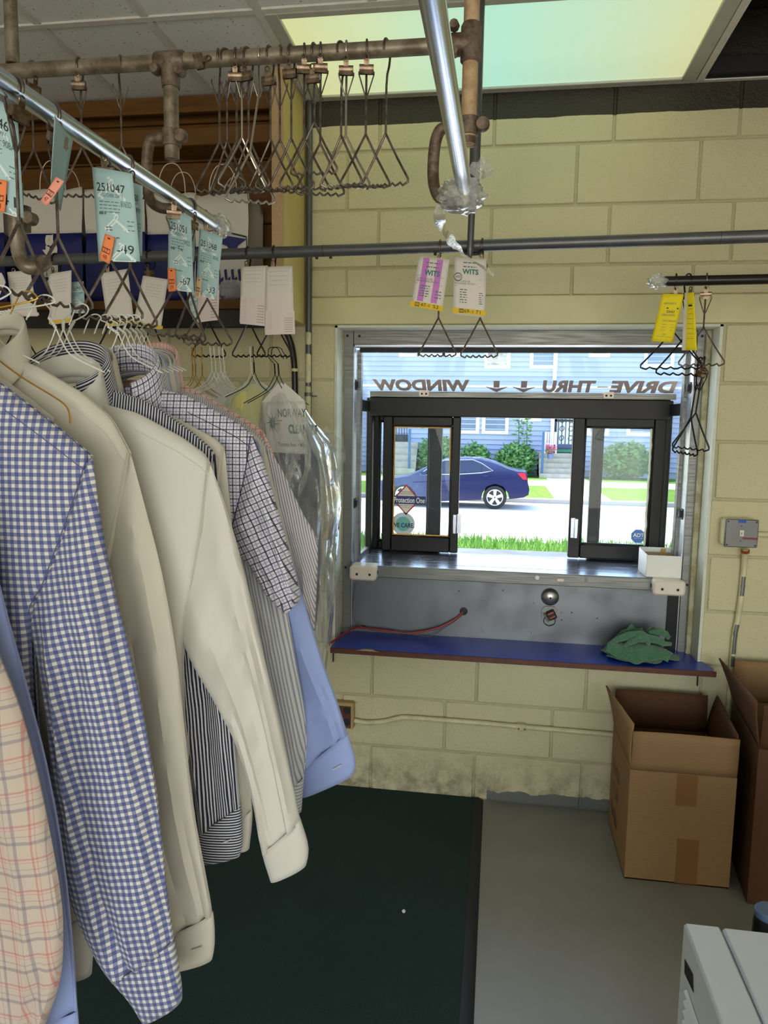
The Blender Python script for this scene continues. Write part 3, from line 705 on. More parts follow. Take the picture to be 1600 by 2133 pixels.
# stainless counter of the bay, its apron and the recessed back panel
ct = thing('counter', 'stainless steel pass-through counter in the bay window', 'counter', (.06, 3.0, .847))
obj('top', MB().box((AX0 + .002, YA - .03, .885), (AX1 - .002, YO + .02, .894), .002), M['steel_counter'], ct)
obj('front_lip', MB().box((AX0 + .006, YA - .034, .848), (AX1 - .004, YA - .026, .8935), .002), M['alu'], ct)
obj('tray', MB().grid(lambda u, v: (-.14 + .44 * u, 3.00 + .21 * v, .8905 + .012 * max(0, 1 - ((2 * u - 1) ** 2 * .9 + (1.6 * v - 1.1) ** 2))), 20, 10), M['steel_counter'], ct)
obj('seam', MB().box((AX0 + .01, YA + .045, .8942), (AX1 - .01, YA + .047, .8946)), M['dark_pipe'], ct)
obj('tape_piece', MB().box((.238, YA - .0355, .866), (.262, YA - .034, .876)), M['cream_plastic'], ct)
obj('tape_piece', MB().box((.338, YA - .0355, .868), (.350, YA - .034, .890)), M['box_grey'], ct)
obj('round_sticker', MB().lathe([(.0085, 0), (.008, .001)], (.163, YA - .034, .876), (0, -1, 0), 14), M['ink_white'], ct)
bp = struct(obj('trim_2', MB().box((AX0, 2.905, .60), (AX1, 2.915, .885)), M['steel_panel'], smooth=False))
for q in ((1007, 1249), (1113, 1256), (1005, 1313), (1110, 1319), (1170, 1276), (1191, 1292)):
    p = P(q[0], q[1], 2.904); obj('rivet', MB().lathe([(.004, 0), (.003, .0025), (.001, .0035)], p, (0, -1, 0), 10), M['alu_bright'], bp)
for q in ((1191, 1276), (1170, 1291), (956, 1231), (1048, 1230), (1244, 1288)):
    p = P(q[0], q[1], 2.9045); obj('screw_hole', MB().lathe([(.0028, 0), (.0024, .001)], p, (0, -1, 0), 8), M['black_rubber'], bp)
p = P(966, 1273, 2.904); obj('cable_hole', MB().lathe([(.014, -.003), (.016, .002), (.011, .003)], p, (0, -1, 0), 16), M['black_rubber'], bp)
struct(obj('trim_3', MB().box((.655, 2.893, .609), (AX1 - .001, 2.905, .848)), M['bronze']))
# bell without its cover
bl = thing('electric_bell', 'old round door bell with copper coil on steel panel', 'bell', P(1146, 1300, 2.9))
bc = P(1146, 1243, 2.9)
obj('gong', MB().lathe([(.033, -.0), (.034, .006), (.030, .014), (.020, .020), (.006, .023), (.001, .0235)], bc, (0, -1, 0), 28), simple('worn_bell_metal', srgb(176, 174, 168), .3, .9), bl)
obj('gong_screw', MB().lathe([(.0045, .022), (.004, .027)], bc, (0, -1, 0), 10), M['black_rubber'], bl)
bq = P(1145, 1281, 2.9)
obj('base_plate', MB().prism([bq + V((x, 0, z)) for x, z in ((-.030, -.022), (-.018, -.034), (.018, -.034), (.030, -.022), (.030, .022), (.018, .034), (-.018, .034), (-.030, .022))], (0, -.003, 0)), M['alu'], bl)
Rm = Matrix.Rotation(R(-28), 4, 'Y'); T0 = Matrix.Translation(bq + V((.006, -.014, .004)))
obj('coil', MB().box((-.016, -.010, -.018), (.016, .010, .018), .003, T0 @ Rm), M['black_rubber'], bl)
obj('winding', MB().box((-.013, -.0115, .006), (.013, .011, .012), .001, T0 @ Rm).box((-.013, -.0115, -.010), (.013, .011, -.005), .001, T0 @ Rm), M['copper'], bl)
obj('armature', MB().box((-.026, -.004, -.020), (-.019, .008, .016), .001, T0 @ Rm), M['dark_pipe'], bl)
obj('lead', MB().tube([bq + V((.022 * math.cos(a), -.006, -.022 + .020 * math.sin(a))) for a in [k * math.pi / 10 for k in range(20)]], .0016, 6, closed=True), M['black_rubber'], bl)
# blue ledge below the window
sh = thing('window_ledge', 'blue laminate ledge with chipped brown wooden edge below the drive-through window', 'ledge', (.08, 2.75, .588))
lz = .609
obj('top', MB().prism([(-.601, 2.667, lz - .018), (.772, 2.667, lz - .018), (.779, 2.70, lz - .018), (.755, D - .006, lz - .018), (.738, D + .004, lz - .018), (.738, 2.905, lz - .018), (-.6, 2.905, lz - .018)], (0, 0, .018)), M['laminate'], sh, smooth=False)
obj('edge', MB().box((-.601, 2.660, lz - .020), (.779, 2.667, lz - .0005), .001), M['wood_edge'], sh)
obj('chip', MB().prism([(-.50, 2.659, lz - .003), (-.475, 2.659, lz + .0006), (-.44, 2.659, lz + .0006), (-.415, 2.659, lz - .004)], (0, .014, 0)), M['panel_edge'], sh)
for q in ((695, 1383), (1452, 1417)):
    p = P(q[0], q[1], D - .004); obj('bracket', MB().box((p.x - .0015, D - .016, .52), (p.x + .0015, D - .004, .589)), M['black_rubber'], sh)
# ================================================================== RAILS, POLES AND FITTINGS
def rail(name, label, a, b, r, mat, n=18):
    return tag(obj(name, MB().tube([a, b], r, n), mat), label, 'rail')
Z1, Z4, Z3 = CZ + .48, CZ + .79, CZ + .50
X1, X2, Y4 = -.722, -.090, 1.675
R1A, R1B = V((X1 - .025, -.35, Z1)), V((X1 + .006, 1.845, Z1))
rail('chrome_rail', 'chrome clothes rail carrying the shirts and blue tickets', R1A, R1B, .0160, M['chrome'])
R2A, R2B = V((X2 - .012, -.6, Z1)), V((X2 + .002, 1.60, Z1))
rail('chrome_rail', 'empty chrome rail running overhead to the wrapped plastic knot', R2A, R2B, .0160, M['chrome'])
rail('upper_pipe', 'weathered steel pipe near the ceiling holding the bunch of empty hangers', V((-1.75, Y4, Z4)), V((-.125, Y4, Z4)), .0165, M['old_pipe'])
A3, B3 = V((-1.632, 2.293, Z3)), V((.681, 2.156, Z3)); d3 = (B3 - A3).normalized()
r3 = thing('lower_rail', 'long dark steel rail crossing in front of the wall above the window', 'rail', A3 - d3 * .3)
obj('tube', MB().tube([A3 - d3 * .3, B3 + d3 * .45], .0165, 18), M['dark_pipe'], r3)
def on3(px):                                  # point on the lower rail seen at photo column px
    lo, hi = -.3, 3.0
    for _ in range(40):
        mid = (lo + hi) / 2; p = A3 + d3 * mid - V((0, 0, CZ)); u = 800 + FPX * p.dot(RIGHT) / p.dot(FWD)
        if u < px: lo = mid
        else: hi = mid
    return A3 + d3 * lo
for px in (181, 675, 1500): q = on3(px); obj('joint_ring', MB().tube([q - d3 * .0006, q + d3 * .0006], .0170, 18), M['black_rubber'], r3)
for px in (660, 689, 907): q = on3(px) + V((0, 0, -.0175)); obj('set_screw', MB().lathe([(.0045, 0), (.0045, .005)], q, (0, 0, -1), 8), M['black_rubber'], r3)
ra = P(1385, 586, 2.35)
rail('black_rail', 'short black rail stub at right holding the yellow tickets', ra, V((1.5, 2.36, ra.z + .012)), .0145, M['black_pipe'])
# pole 1: pipe from ceiling at far left, T clamp and drop pipe with J bracket under the chrome rail
xl = P(25, 120, Y4).x
tag(obj('ceiling_pole', MB().tube([(xl, Y4 + .002, ZC), (xl, Y4 + .002, Z4 + .017)], .0150, 16), M['old_pipe']), 'steel pole dropping from the ceiling at the far left', 'pole')
def drop_bracket(nm, label, x, ztop, zbot, yp, mat_pole, xarm, rail_pt, side):
    t = thing(nm, label, 'bracket', (x, yp, zbot))
    obj('pole', MB().tube([(x, yp, ztop), (x, yp, zbot)], .0165, 18, caps=False).tube([(x, yp, ztop), (x, yp, zbot + .002)], .0135, 14), mat_pole, t)
    return t
xp = P(357, 240, Y4).x; zb1 = P(361, 333, Y4).z
b1 = drop_bracket('rail_bracket', 'steel drop pipe with curved arm holding the end of the shirt rail', xp, Z4 - .02, zb1, Y4, M['old_pipe'], 0, 0, 0)
obj('clamp', MB().tube([(xp - .035, Y4, Z4), (xp - .03, Y4, Z4), (xp + .03, Y4, Z4), (xp + .035, Y4, Z4)], [.019, .0225, .0225, .019], 18).tube([(xp, Y4, Z4 + .01), (xp, Y4, Z4 - .055)], [.024, .0195], 18), M['rust_cast'], b1)
for dx, dz in ((-.028, -.022), (.030, -.028)): obj('clamp_bolt', MB().lathe([(.010, -.012), (.011, 0), (.010, .012)], (xp + dx, Y4 - .016, Z4 + dz), (0, 1, 0), 8), M['rust_cast'], b1)
def jarm(t, x, yp, zc, pts, bolt):
    obj('arm_collar', MB().tube([(x, yp, zc + .018), (x, yp, zc - .018)], .0205, 18), M['rust_cast'], t)
    obj('arm_bolt', MB().lathe([(.013, -.010), (.015, -.004), (.015, .004), (.012, .011)], (x + bolt, yp - .012, zc - .001), (0, 1, 0), 14), M['rust_cast'], t)
    obj('arm', MB().tube(smoothpath(pts, 8), .0125, 12), M['rust_cast'], t)
zc = P(358, 288, Y4).z
jarm(b1, xp, Y4, zc, [(xp - .012, Y4, zc), (xp - .045, Y4 - .002, zc), P(308, 312, Y4), P(306, 360, Y4 + .01), P(311, 412, Y4 + .03), P(333, 432, Y4 + .05), P(362, 434, Y4 + .06), P(378, 428, Y4 + .05)], .028)
# left hand copy of that bracket under the tickets at the frame's edge
xq = P(40, 500, 1.42).x; zq = P(48, 560, 1.42).z
b0 = thing('rail_bracket', 'dark steel support arm behind the leftmost ticket', 'bracket', (xq, 1.42, zq))
obj('arm', MB().tube(smoothpath([P(32, 380, 1.42), P(33, 460, 1.42), P(38, 520, 1.42), P(52, 553, 1.41), P(78, 556, 1.42), P(95, 545, 1.44)], 6), .0145, 12), M['old_pipe'], b0)
obj('collar', MB().tube([P(47, 430, 1.45), P(47, 482, 1.45)], .0165, 14), M['rust_cast'], b0)
obj('bolt', MB().lathe([(.012, -.01), (.013, .01)], P(63, 455, 1.42), (0, 1, 0), 10), M['rust_cast'], b0)
# beige pole by the window
xb = P(978, 200, Y4).x; zb2 = P(975, 303, Y4).z
b2 = drop_bracket('rail_bracket', 'chipped beige pole with rusty clamps and curved arm by the empty chrome rail', xb, ZC, zb2, Y4, M['beige_pipe'], 0, 0, 0)
obj('bare_end', MB().tube([(xb, Y4, zb2 + .016), (xb, Y4, zb2 + .001)], .0168, 18, caps=False), M['rust_cast'], b2)
obj('clamp', MB().tube([(xb, Y4, Z4 + .040), (xb, Y4, Z4 + .034), (xb, Y4, Z4 - .034), (xb, Y4, Z4 - .038)], [.018, .0215, .0215, .018], 18).tube([(xb - .055, Y4, Z4), (xb, Y4, Z4)], .0225, 16), M['rust_cast'], b2)
for dz in (.03, -.022): obj('clamp_bolt', MB().lathe([(.009, -.014), (.012, 0), (.009, .008)], (xb - .035, Y4 - .014, Z4 + dz), (0, 1, 0), 8), M['rust_cast'], b2)
zc = P(978, 264, Y4).z
jarm(b2, xb, Y4, zc, [(xb - .012, Y4, zc), (xb - .05, Y4, zc), P(912, 280, Y4), P(904, 320, Y4), P(903, 375, Y4), P(913, 408, Y4 - .01), P(936, 422, Y4 - .03), P(958, 424, Y4 - .05)], .030)
# dark hanger rod carrying the lower rail
q = on3(985)
hr = thing('hanger_rod', 'dark steel hanger rod dropping from the ceiling to the lower rail', 'rod', (q.x, q.y, q.z - .03))
zs = P(995, 440, q.y).z
obj('tube', MB().tube([(q.x, q.y - .03, ZC), (q.x, q.y - .028, zs)], .0150, 14), M['dark_pipe'], hr)
obj('rod', MB().tube([(q.x - .004, q.y - .028, zs + .01), (q.x - .006, q.y - .028, q.z - .005), (q.x - .006, q.y - .027, q.z - .028), (q.x - .006, q.y - .026, q.z - .040)], [.0095, .0095, .009, .004], 12), M['dark_pipe'], hr)
obj('saddle', MB().tube(smoothpath([(q.x - .03, q.y - .012, q.z - .018), (q.x - .012, q.y - .01, q.z - .022), (q.x + .015, q.y - .008, q.z - .022), (q.x + .03, q.y - .012, q.z - .016)], 4), .006, 8), M['black_rubber'], hr)
# crumpled plastic wraps
def crumple(mb, c, r, seed, nu=26, nv=18, amp=.2, sq=(1, 1, 1), pole=(0, 0, 1)):
    c = V(c)
    def f(u, v):
        a = 2 * math.pi * u; b = math.pi * v; d = V((math.sin(b) * math.cos(a), math.sin(b) * math.sin(a), math.cos(b)))
        k = 1 + amp * (abs(noise.noise(d * 2.2 + V((seed, 0, 0)))) * 2 - .5) + amp * .22 * noise.noise(d * 8 + V((0, seed, 0)))
        return c + V((d.x * sq[0], d.y * sq[1], d.z * sq[2])) * r * k
    mb.grid(f, nu, nv, closeu=True)
def ribbon(mb, pts, wd, n=60, tw=0.0, seed=0):
    q = resample(smoothpath(pts, 8), n)
    def f(u, v):
        i = min(n - 1, int(round(v * (n - 1)))); p = q[i]; t = (q[min(n - 1, i + 1)] - q[max(0, i - 1)]).normalized()
        s = t.cross(V((0, 1, 0))); s = s.normalized() if s.length > 1e-3 else V((1, 0, 0))
        s = Matrix.Rotation(tw * v + .7 * noise.noise(V((v * 7, seed, 0))), 3, t) @ s
        w_ = wd * (1 + .5 * noise.noise(V((v * 9, seed + 5, 0))))
        return p + s * (u - .5) * w_ + V((0, .004 * noise.noise(V((u * 4, v * 15, seed))), 0))
    mb.grid(f, 6, n - 1)
wr = thing('plastic_wrap', 'knotted clear plastic wrapped round the end of the overhead chrome rail', 'wrap', R2B + V((0, 0, -.05)))
mb = MB(); crumple(mb, P(961, 408, 1.60), .046, 1.3, sq=(1.05, 1.0, .78), nu=40, nv=28); obj('knot', mb, M['wrap'], wr)
mb = MB(); ribbon(mb, [P(985, 365, 1.62), P(1000, 348, 1.63), P(1015, 350, 1.62), P(1013, 370, 1.62)], .032, 24, 1.0, 3); obj('loose_end', mb, M['wrap'], wr)
mb = MB(); ribbon(mb, [P(920, 425, 1.61), P(915, 450, 1.62), P(922, 475, 1.68), P(945, 508, 1.85), P(975, 538, 2.0), P(1005, 556, 2.08), P(1030, 572, 2.1)], .020, 60, 2.5, 8); obj('hanging_tail', mb, M['wrap'], wr)
wr = thing('plastic_wrap', 'foil-like clear plastic wrapped round the tip of the shirt rail', 'wrap', R1B + V((0, 0, -.03)))
mb = MB(); crumple(mb, R1B + V((.004, .012, 0)), .027, 5.1, sq=(1.0, 1.25, 1.05), amp=.25); obj('knot', mb, M['wrap'], wr)
wr = thing('plastic_wrap', 'small crumpled plastic wrapped on the tip of the black rail stub', 'wrap', ra + V((-.02, 0, -.02)))
mb = MB(); crumple(mb, ra + V((-.020, 0, 0)), .024, 9.4, sq=(1.2, .9, .85), amp=.3); obj('knot', mb, M['wrap'], wr)

# ================================================================== TRIANGLE HANGERS WITH CLIPS
def hanger_geo(L=.30, rod=.0165, W=.053, apex=.105, wr=.0026, wav=.0036, bend=0):
    r = rod + wr; f = MB()
    pts = [V((0, r * math.cos(a), r * math.sin(a))) for a in [R(205) - R(205) * k / 12 for k in range(13)]]
    pts += [V((0, r, -.012)), V((0, r * .75, -.030)), V((0, 0.004, -.050)), V((0, 0, -.075)), V((bend, 0, -(L - r - apex)))]
    f.tube(pts, wr, 7)
    zt, zb = -(L - r - apex), -(L - r)
    tri = [V((bend, 0, zt + .003)), V((bend - W * .5, 0, (zt + zb) / 2 + .004)), V((bend - W, 0, zb + .010)), V((bend - W * 1.0, 0, zb + .003)), V((bend - W + .006, 0, zb))]
    for k in range(1, 16): x = bend - W + .006 + (2 * W - .012) * k / 16; tri.append(V((x, 0, zb - wav * math.sin(k * math.pi * 11 / 16) * (1))))
    tri += [V((bend + W - .006, 0, zb)), V((bend + W, 0, zb + .003)), V((bend + W, 0, zb + .010)), V((bend + W * .5, 0, (zt + zb) / 2 + .004)), V((bend, 0, zt + .003))]
    f.tube(tri, wr, 7)
    return f
def loop_geo(z=-.045, w_=.016, h=.045, wr=.0016):
    return MB().tube([V((-w_, -.004, z)), V((-w_, -.004, z - .006)), V((-.003, 0, z - h)), V((0, 0, z - h - .003)), V((.003, 0, z - h)), V((w_, -.004, z - .006)), V((w_, -.004, z))], wr, 6)
def clip_geo(z=-.040, y=-.009, w_=.0155):
    m_ = MB()
    prof = [(-.0055, .004), (-.0055, -.003), (-.002, -.0075), (.003, -.0075), (.006, -.003), (.006, .004), (.003, .007), (-.002, .007)]
    m_.prism([V((-w_, y + a, z + b)) for a, b in prof], (2 * w_, 0, 0))
    m_.box((-w_, y - .004, z - .013), (w_, y - .0025, z - .004)); m_.box((-w_, y + .003, z - .012), (w_, y + .0045, z - .004))
    return m_
def lever_geo(z=-.040, y=-.012):
    m_ = MB().prism([V((-.0045, y, z)), V((.0045, y, z)), V((.006, y - .003, z + .014)), (-.006, y - .003, z + .014)], (0, -.0012, 0))
    m_.tube([V((.0048 * math.cos(a), y - .004, z + .019 + .0048 * math.sin(a))) for a in [k * math.pi / 6 for k in range(12)]], .0016, 6, closed=True)
    return m_
PROTO = {}
def hanger(name, label, at, rz, wire='wire_dark', kind='std', clip=True, loop=True, rod=.0165, L=.30, bend=0, group=None, clipz=0, cmat='clip', W=.053, apex=.105, tilt=0, cliprot=0):
    t = thing(name, label, 'hanger', at, (0, tilt, rz), group)
    key = (round(L, 3), round(rod, 4), bend, W, apex)
    if key not in PROTO:
        PROTO[key] = hanger_geo(L, rod, W, apex, bend=bend)
    obj('frame', PROTO[key], M[wire], t, local=True)
    if loop: obj('loop', loop_geo(-.045 + clipz), M[wire], t, local=True)
    if clip:
        c = obj('clip', clip_geo(-.040 + clipz), M[cmat], t, local=True); obj('lever', lever_geo(-.040 + clipz), M[cmat], c, local=True)
        if cliprot: c.rotation_euler = (0, cliprot, 0)
    return t
def on4(px, y=115): return V((P(px, y, Y4).x, Y4, Z4))
ORD = ['first', 'second', 'third', 'fourth', 'fifth', 'sixth', 'seventh', 'eighth', 'ninth', 'tenth', 'eleventh', 'twelfth', 'thirteenth', 'fourteenth', 'fifteenth', 'sixteenth']
G4H = 'empty triangle hangers on the upper pipe'
for k, (px, rz) in enumerate(((63, 70), (165, 10), (249, 35))):
    hanger('triangle_hanger', 'dark wire triangle hanger, %s of three spaced out on the left of upper pipe' % ORD[k], on4(px), R(rz), 'wire_dark', group=G4H, clip=k < 2)
lst = [(456, 12, 'wire_dark', .300, 0, 1), (472, -22, 'wire_dark', .300, 0, 0), (492, 8, 'wire_dark', .300, 0, 1), (503, 32, 'wire_bright', .294, 0, 0), (517, -14, 'wire_dark', .296, 0, 1), (539, 16, 'wire_bright', .325, -.02, 0),
       (563, -8, 'wire_dark', .300, 0, 1), (583, 24, 'wire_dark', .302, 0, 0), (607, -6, 'wire_dark', .300, 0, 1), (634, 14, 'wire_dark', .298, 0, 1), (655, -4, 'wire_dark', .268, 0, 1), (668, 12, 'wire_dark', .312, 0, 1)]
for k, (px, rz, wmat, L, bend, cl) in enumerate(lst):
    hanger('triangle_hanger', 'wire triangle hanger, %s from left in the crowded bunch on upper pipe' % ORD[k], on4(px), R(rz), wmat, L=L, bend=bend, clip=bool(cl), group=G4H, clipz=random.choice((0, .008, -.012)), cliprot=R(75) if k == 0 else 0)
for k, (px, rz, cl) in enumerate(((712, -20, 0), (722, 8, 1), (764, 10, 1), (806, -12, 0))):
    hanger('triangle_hanger', 'wire triangle hanger, %s of four on upper pipe right of the bunch' % ORD[k], on4(px), R(rz), 'wire_bright' if k in (1,) else 'wire_dark', L=.298, clip=bool(cl), loop=bool(cl), group=G4H)
# lower rail hangers
G3 = 'hangers on the lower rail'; ang3 = math.atan2(d3.y, d3.x)
l3 = [(31, 20, 'leftmost white receipt'), (117, -8, 'plain receipt over the blue bag lettering'), (227, 12, 'receipt under the biggest blue ticket'), (314, -15, 'receipt left of ticket 251051'), (432, 10, 'pink lined receipt behind the last blue ticket'), (517, 0, 'two-part receipt above the yellow bag'), (571, 6, 'long receipt above the paper suit cover')]
for px, rz, nm in l3:
    hanger('triangle_hanger', 'black wire triangle hanger on lower rail with ' + nm, on3(px), ang3 + R(rz), 'wire_black', L=.325, clip=True, group=G3, clipz=-.01)
hanger('triangle_hanger', 'wire triangle hanger on lower rail with the violet-striped ticket', on3(917), ang3 + R(4), 'wire_dark', L=.325, group=G3, clipz=-.008)
hanger('triangle_hanger', 'wire triangle hanger on lower rail with the white ticket marked WED', on3(1005), ang3 + R(-4), 'wire_dark', L=.328, group=G3, clipz=-.008)
# right stub rail
def on6(px): p = P(px, 585, 2.355); return V((p.x, 2.354, ra.z + .004))
G6 = 'hangers on the black rail stub'
hanger('triangle_hanger', 'black wire triangle hanger on black stub with broad yellow ticket', on6(1408), R(-8), 'wire_black', rod=.0145, L=.272, group=G6, W=.085, clipz=-.006)
hanger('triangle_hanger', 'black wire triangle hanger on black stub with narrow yellow ticket', on6(1433), R(20), 'wire_black', rod=.0145, L=.290, group=G6, W=.085, clipz=-.006)
hanger('triangle_hanger', 'plain wire triangle hanger, last on black rail stub without ticket', on6(1472), R(-12), 'wire_dark', rod=.0145, L=.262, group=G6, W=.062, clipz=-.004)
h0 = P(1462, 748, 2.35)
hanger('triangle_hanger', 'black wire triangle hanger dangling below the yellow tickets, nearer the glass', h0 + V((-.004, 0, -.002)), R(35), 'wire_black', rod=.004, L=.285, group='hangers dangling below the yellow tickets', W=.052, tilt=R(8))
hanger('triangle_hanger', 'black wire triangle hanger dangling below the yellow tickets, nearer the wall', h0 + V((.006, -.004, 0)), R(-25), 'wire_black', rod=.004, L=.272, group='hangers dangling below the yellow tickets', W=.052, tilt=R(5))
# shirt rail hangers
def on1(px, py=300):
    lo, hi = .3, 1.84
    for _ in range(40):
        mid = (lo + hi) / 2; t_ = (mid - R1A.y) / (R1B.y - R1A.y); p = R1A.lerp(R1B, t_) - V((0, 0, CZ)); u = 800 + FPX * p.dot(RIGHT) / p.dot(FWD)
        if u < px: lo = mid
        else: hi = mid
    t_ = (lo - R1A.y) / (R1B.y - R1A.y); return R1A.lerp(R1B, t_)
G1 = 'ticket hangers on the shirt rail'
H1 = {}
for key, px, rz, nm in (('z', 28, 78, 'ticket 251046'), ('a', 112, 62, 'the edge-on blue ticket'), ('b', 222, 10, 'ticket 251047'), ('c', 266, 60, 'the half hidden blue ticket'), ('d', 362, 25, 'ticket 251051'), ('e', 394, 78, 'no ticket showing'), ('f', 430, 15, 'ticket 251068')):
    H1[key] = on1(px)
    hanger('triangle_hanger', 'steel triangle hanger, %s along the shirt rail, with %s' % (ORD['zabcdef'.index(key)], nm), H1[key], R(90 if key in 'ac' else 90) + R(rz - 90), 'wire_dark', rod=.0160, L=.315, group=G1, clipz=.004, cmat='clip_bright' if key in 'a' else 'clip', W=.058)
for k in H1: pass
# ================================================================== PAPER TICKETS
def sheet(TL, TR, BR, BL, bulge=.004, curl=0.0, toward=-1):
    TL, TR, BR, BL = [V(p) for p in (TL, TR, BR, BL)]
    nrm = (TR - TL).cross(BL - TL).normalized()
    if nrm.y > 0: nrm = -nrm
    def f(u, v, off=0.0):
        p = (BL.lerp(BR, u)).lerp(TL.lerp(TR, u), v)
        return p + nrm * (bulge * (1 - (2 * u - 1) ** 2) * (.4 + .6 * (1 - v)) + curl * (1 - v) ** 2 + off)
    return f
def ticket(name, label, cat, f, mat, group=None, nu=8, nv=10, back=.0006):
    lo = f(.5, 0); t = thing(name, label, cat, lo, group=group)
    mb = MB().grid(lambda u, v: f(u, v), nu, nv); obj('sheet', mb, mat, t, solid=back)
    return t
def prints(t, f, items, lift=.0010):
    g = lambda u, v: f(u, v, lift); by = {}
    for it in items:
        k = it[0]; mt = it[1]; mb = by.setdefault(mt, MB())
        if k == 't': text_on(mb, it[2], g, *it[3:7], bold=it[7] if len(it) > 7 else 0)
        elif k == 'r': rect_on(mb, g, *it[2:6])
        elif k == 'f': frame_on(mb, g, *it[2:7])
        elif k == 'h':                         # outline of two coat hangers
            x, y, s = it[2:5]
            for dx, dy in ((0, .0), (.12 * s, -.03 * s)):
                line_on(mb, g, [(x + dx - .5 * s, y + dy - .16 * s), (x + dx, y + dy + .05 * s), (x + dx + .5 * s, y + dy - .16 * s), (x + dx - .5 * s, y + dy - .16 * s)], .022)
                line_on(mb, g, [(x + dx, y + dy + .05 * s), (x + dx, y + dy + .09 * s), (x + dx + .07 * s, y + dy + .13 * s), (x + dx + .04 * s, y + dy + .18 * s), (x + dx - .06 * s, y + dy + .16 * s)], .02)
        elif k == 'l':
            n, x0, x1, y0, y1 = it[2:7]
            for i in range(n):
                y = y0 + (y1 - y0) * i / max(1, n - 1); x = x0
                while x < x1:
                    w_ = random.uniform(.04, .13); rect_on(mb, g, x, y, min(x1, x + w_), y + (it[7] if len(it) > 7 else .010)); x += w_ + .03
    for mt, mb in by.items(): obj('print', mb, M[mt], t, smooth=False)
def quad(px, Y): return [P(x, y, yy) for (x, y), yy in zip(px, Y if isinstance(Y, (list, tuple)) else [Y] * 4)]
GB = 'blue tickets clipped on the shirt rail'
def blue(num, label, px, Y, name2='', code='', dash='', extra=(), bulge=.004, curl=0.0):
    f = sheet(*quad(px, Y), bulge=bulge, curl=curl)
    t = ticket('blue_ticket', label, 'ticket', f, M['blue_paper'], GB)
    it = [('h', 'ink_white', .42, .80, .62), ('h', 'ink_white', .50, .43, .52), ('h', 'ink_white', .60, .10, .52), ('t', 'ink', num, .10, .755, .80, .845), ('t', 'ink_grey', name2 or 'MMMM, MMM', .22, .690, .74, .735), ('t', 'ink_grey', code or '8MM', .68, .60, .92, .665),
          ('l', 'ink_grey', 4, .14, .66, .53, .64, .008), ('l', 'ink_grey', 1, .12, .30, .505, .505, .03), ('l', 'ink_grey', 2, .28, .44, .33, .36, .014), ('l', 'ink_grey', 3, .80, .95, .34, .44, .010), ('l', 'ink_grey', 1, .30, .60, .245, .245, .014)]
    if dash: it += [('t', 'ink', dash, .52, .075, .90, .175), ]
    prints(t, f, it + list(extra)); return t, f
blue('251046', 'blue ticket 251046 at the left edge of the picture', [(-42, 182), (36, 232), (50, 455), (-50, 425)], [1.10, 1.09, 1.10, 1.10], 'JAMES, KEVIN', '908A', '-41', bulge=.012)
blue('251048', 'blue ticket curled almost edge-on beside ticket 251046', [(114, 240), (152, 292), (126, 440), (106, 372)], [1.12, 1.20, 1.20, 1.10], bulge=.004)
blue('251047', 'blue ticket 251047, largest on the shirt rail', [(192, 348), (276, 362), (292, 545), (206, 545)], 1.27, 'DETCHER, DATE', '8165D', '-49', bulge=.008)
blue('251050', 'blue ticket half hidden behind ticket 251047', [(262, 375), (297, 387), (296, 533), (262, 530)], [1.36, 1.33, 1.33, 1.36], bulge=.003)
t, f = blue('251051', 'blue ticket 251051 with handwritten Tue', [(352, 433), (398, 452), (404, 608), (349, 602)], 1.60, 'STAFFORD, DESKA', '9422', '-67', [('t', 'ink', 'Tue', .42, .50, .62, .56)])
blue('251052', 'thin sliver of blue ticket behind ticket 251051', [(398, 460), (408, 466), (404, 545), (399, 548)], [1.72, 1.70, 1.70, 1.72], bulge=.001)
blue('251068', 'blue ticket 251068, last on the shirt rail', [(416, 476), (464, 494), (451, 624), (408, 612)], 1.70, 'LENDING, JOHN', '4940', '-33')
blue('251041', 'blue ticket hanging behind the receipts, numbered 041', [(140, 588), (174, 586), (178, 652), (142, 652)], 2.30, bulge=.002)
blue('251060', 'blue ticket peeping out below ticket 251068', [(388, 606), (412, 606), (410, 665), (402, 666)], 2.215, bulge=.002)
def small(label, px, Y, mat, a, b, ink='ink_orange', group='small numbered tags on the blue tickets'):
    f = sheet(*quad(px, Y), bulge=.001)
    t = ticket('number_tag', label, 'tag', f, M[mat], group, 4, 6)
    prints(t, f, [('f', ink, .12, .32, .86, .52, .04, .012), ('t', ink, a, .35, .36, .66, .48), ('t', ink, b, .28, .10, .70, .26), ('r', 'ink', .38, .86, .62, .91)])
small('orange tag on the left edge ticket', [(-12, 372), (15, 376), (10, 442), (-16, 440)], 1.085, 'orange_paper', '7', '41')
small('salmon tag lying across the edge-on ticket', [(117, 368), (134, 378), (98, 430), (84, 418)], 1.085, 'pink_paper', '53', '47')
small('orange tag 17 48 on ticket 251047', [(219, 486), (239, 496), (228, 550), (206, 539)], 1.255, 'orange_paper', '17', '48')
small('narrow orange tag numbered 59, beside the handwritten Tue', [(349, 558), (365, 559), (367, 606), (351, 608)], 1.585, 'orange_paper', '17', '59')
small('beige tag on ticket 251068', [(410, 577), (421, 580), (417, 623), (405, 619)], 1.685, 'beige_paper', '11', '33')
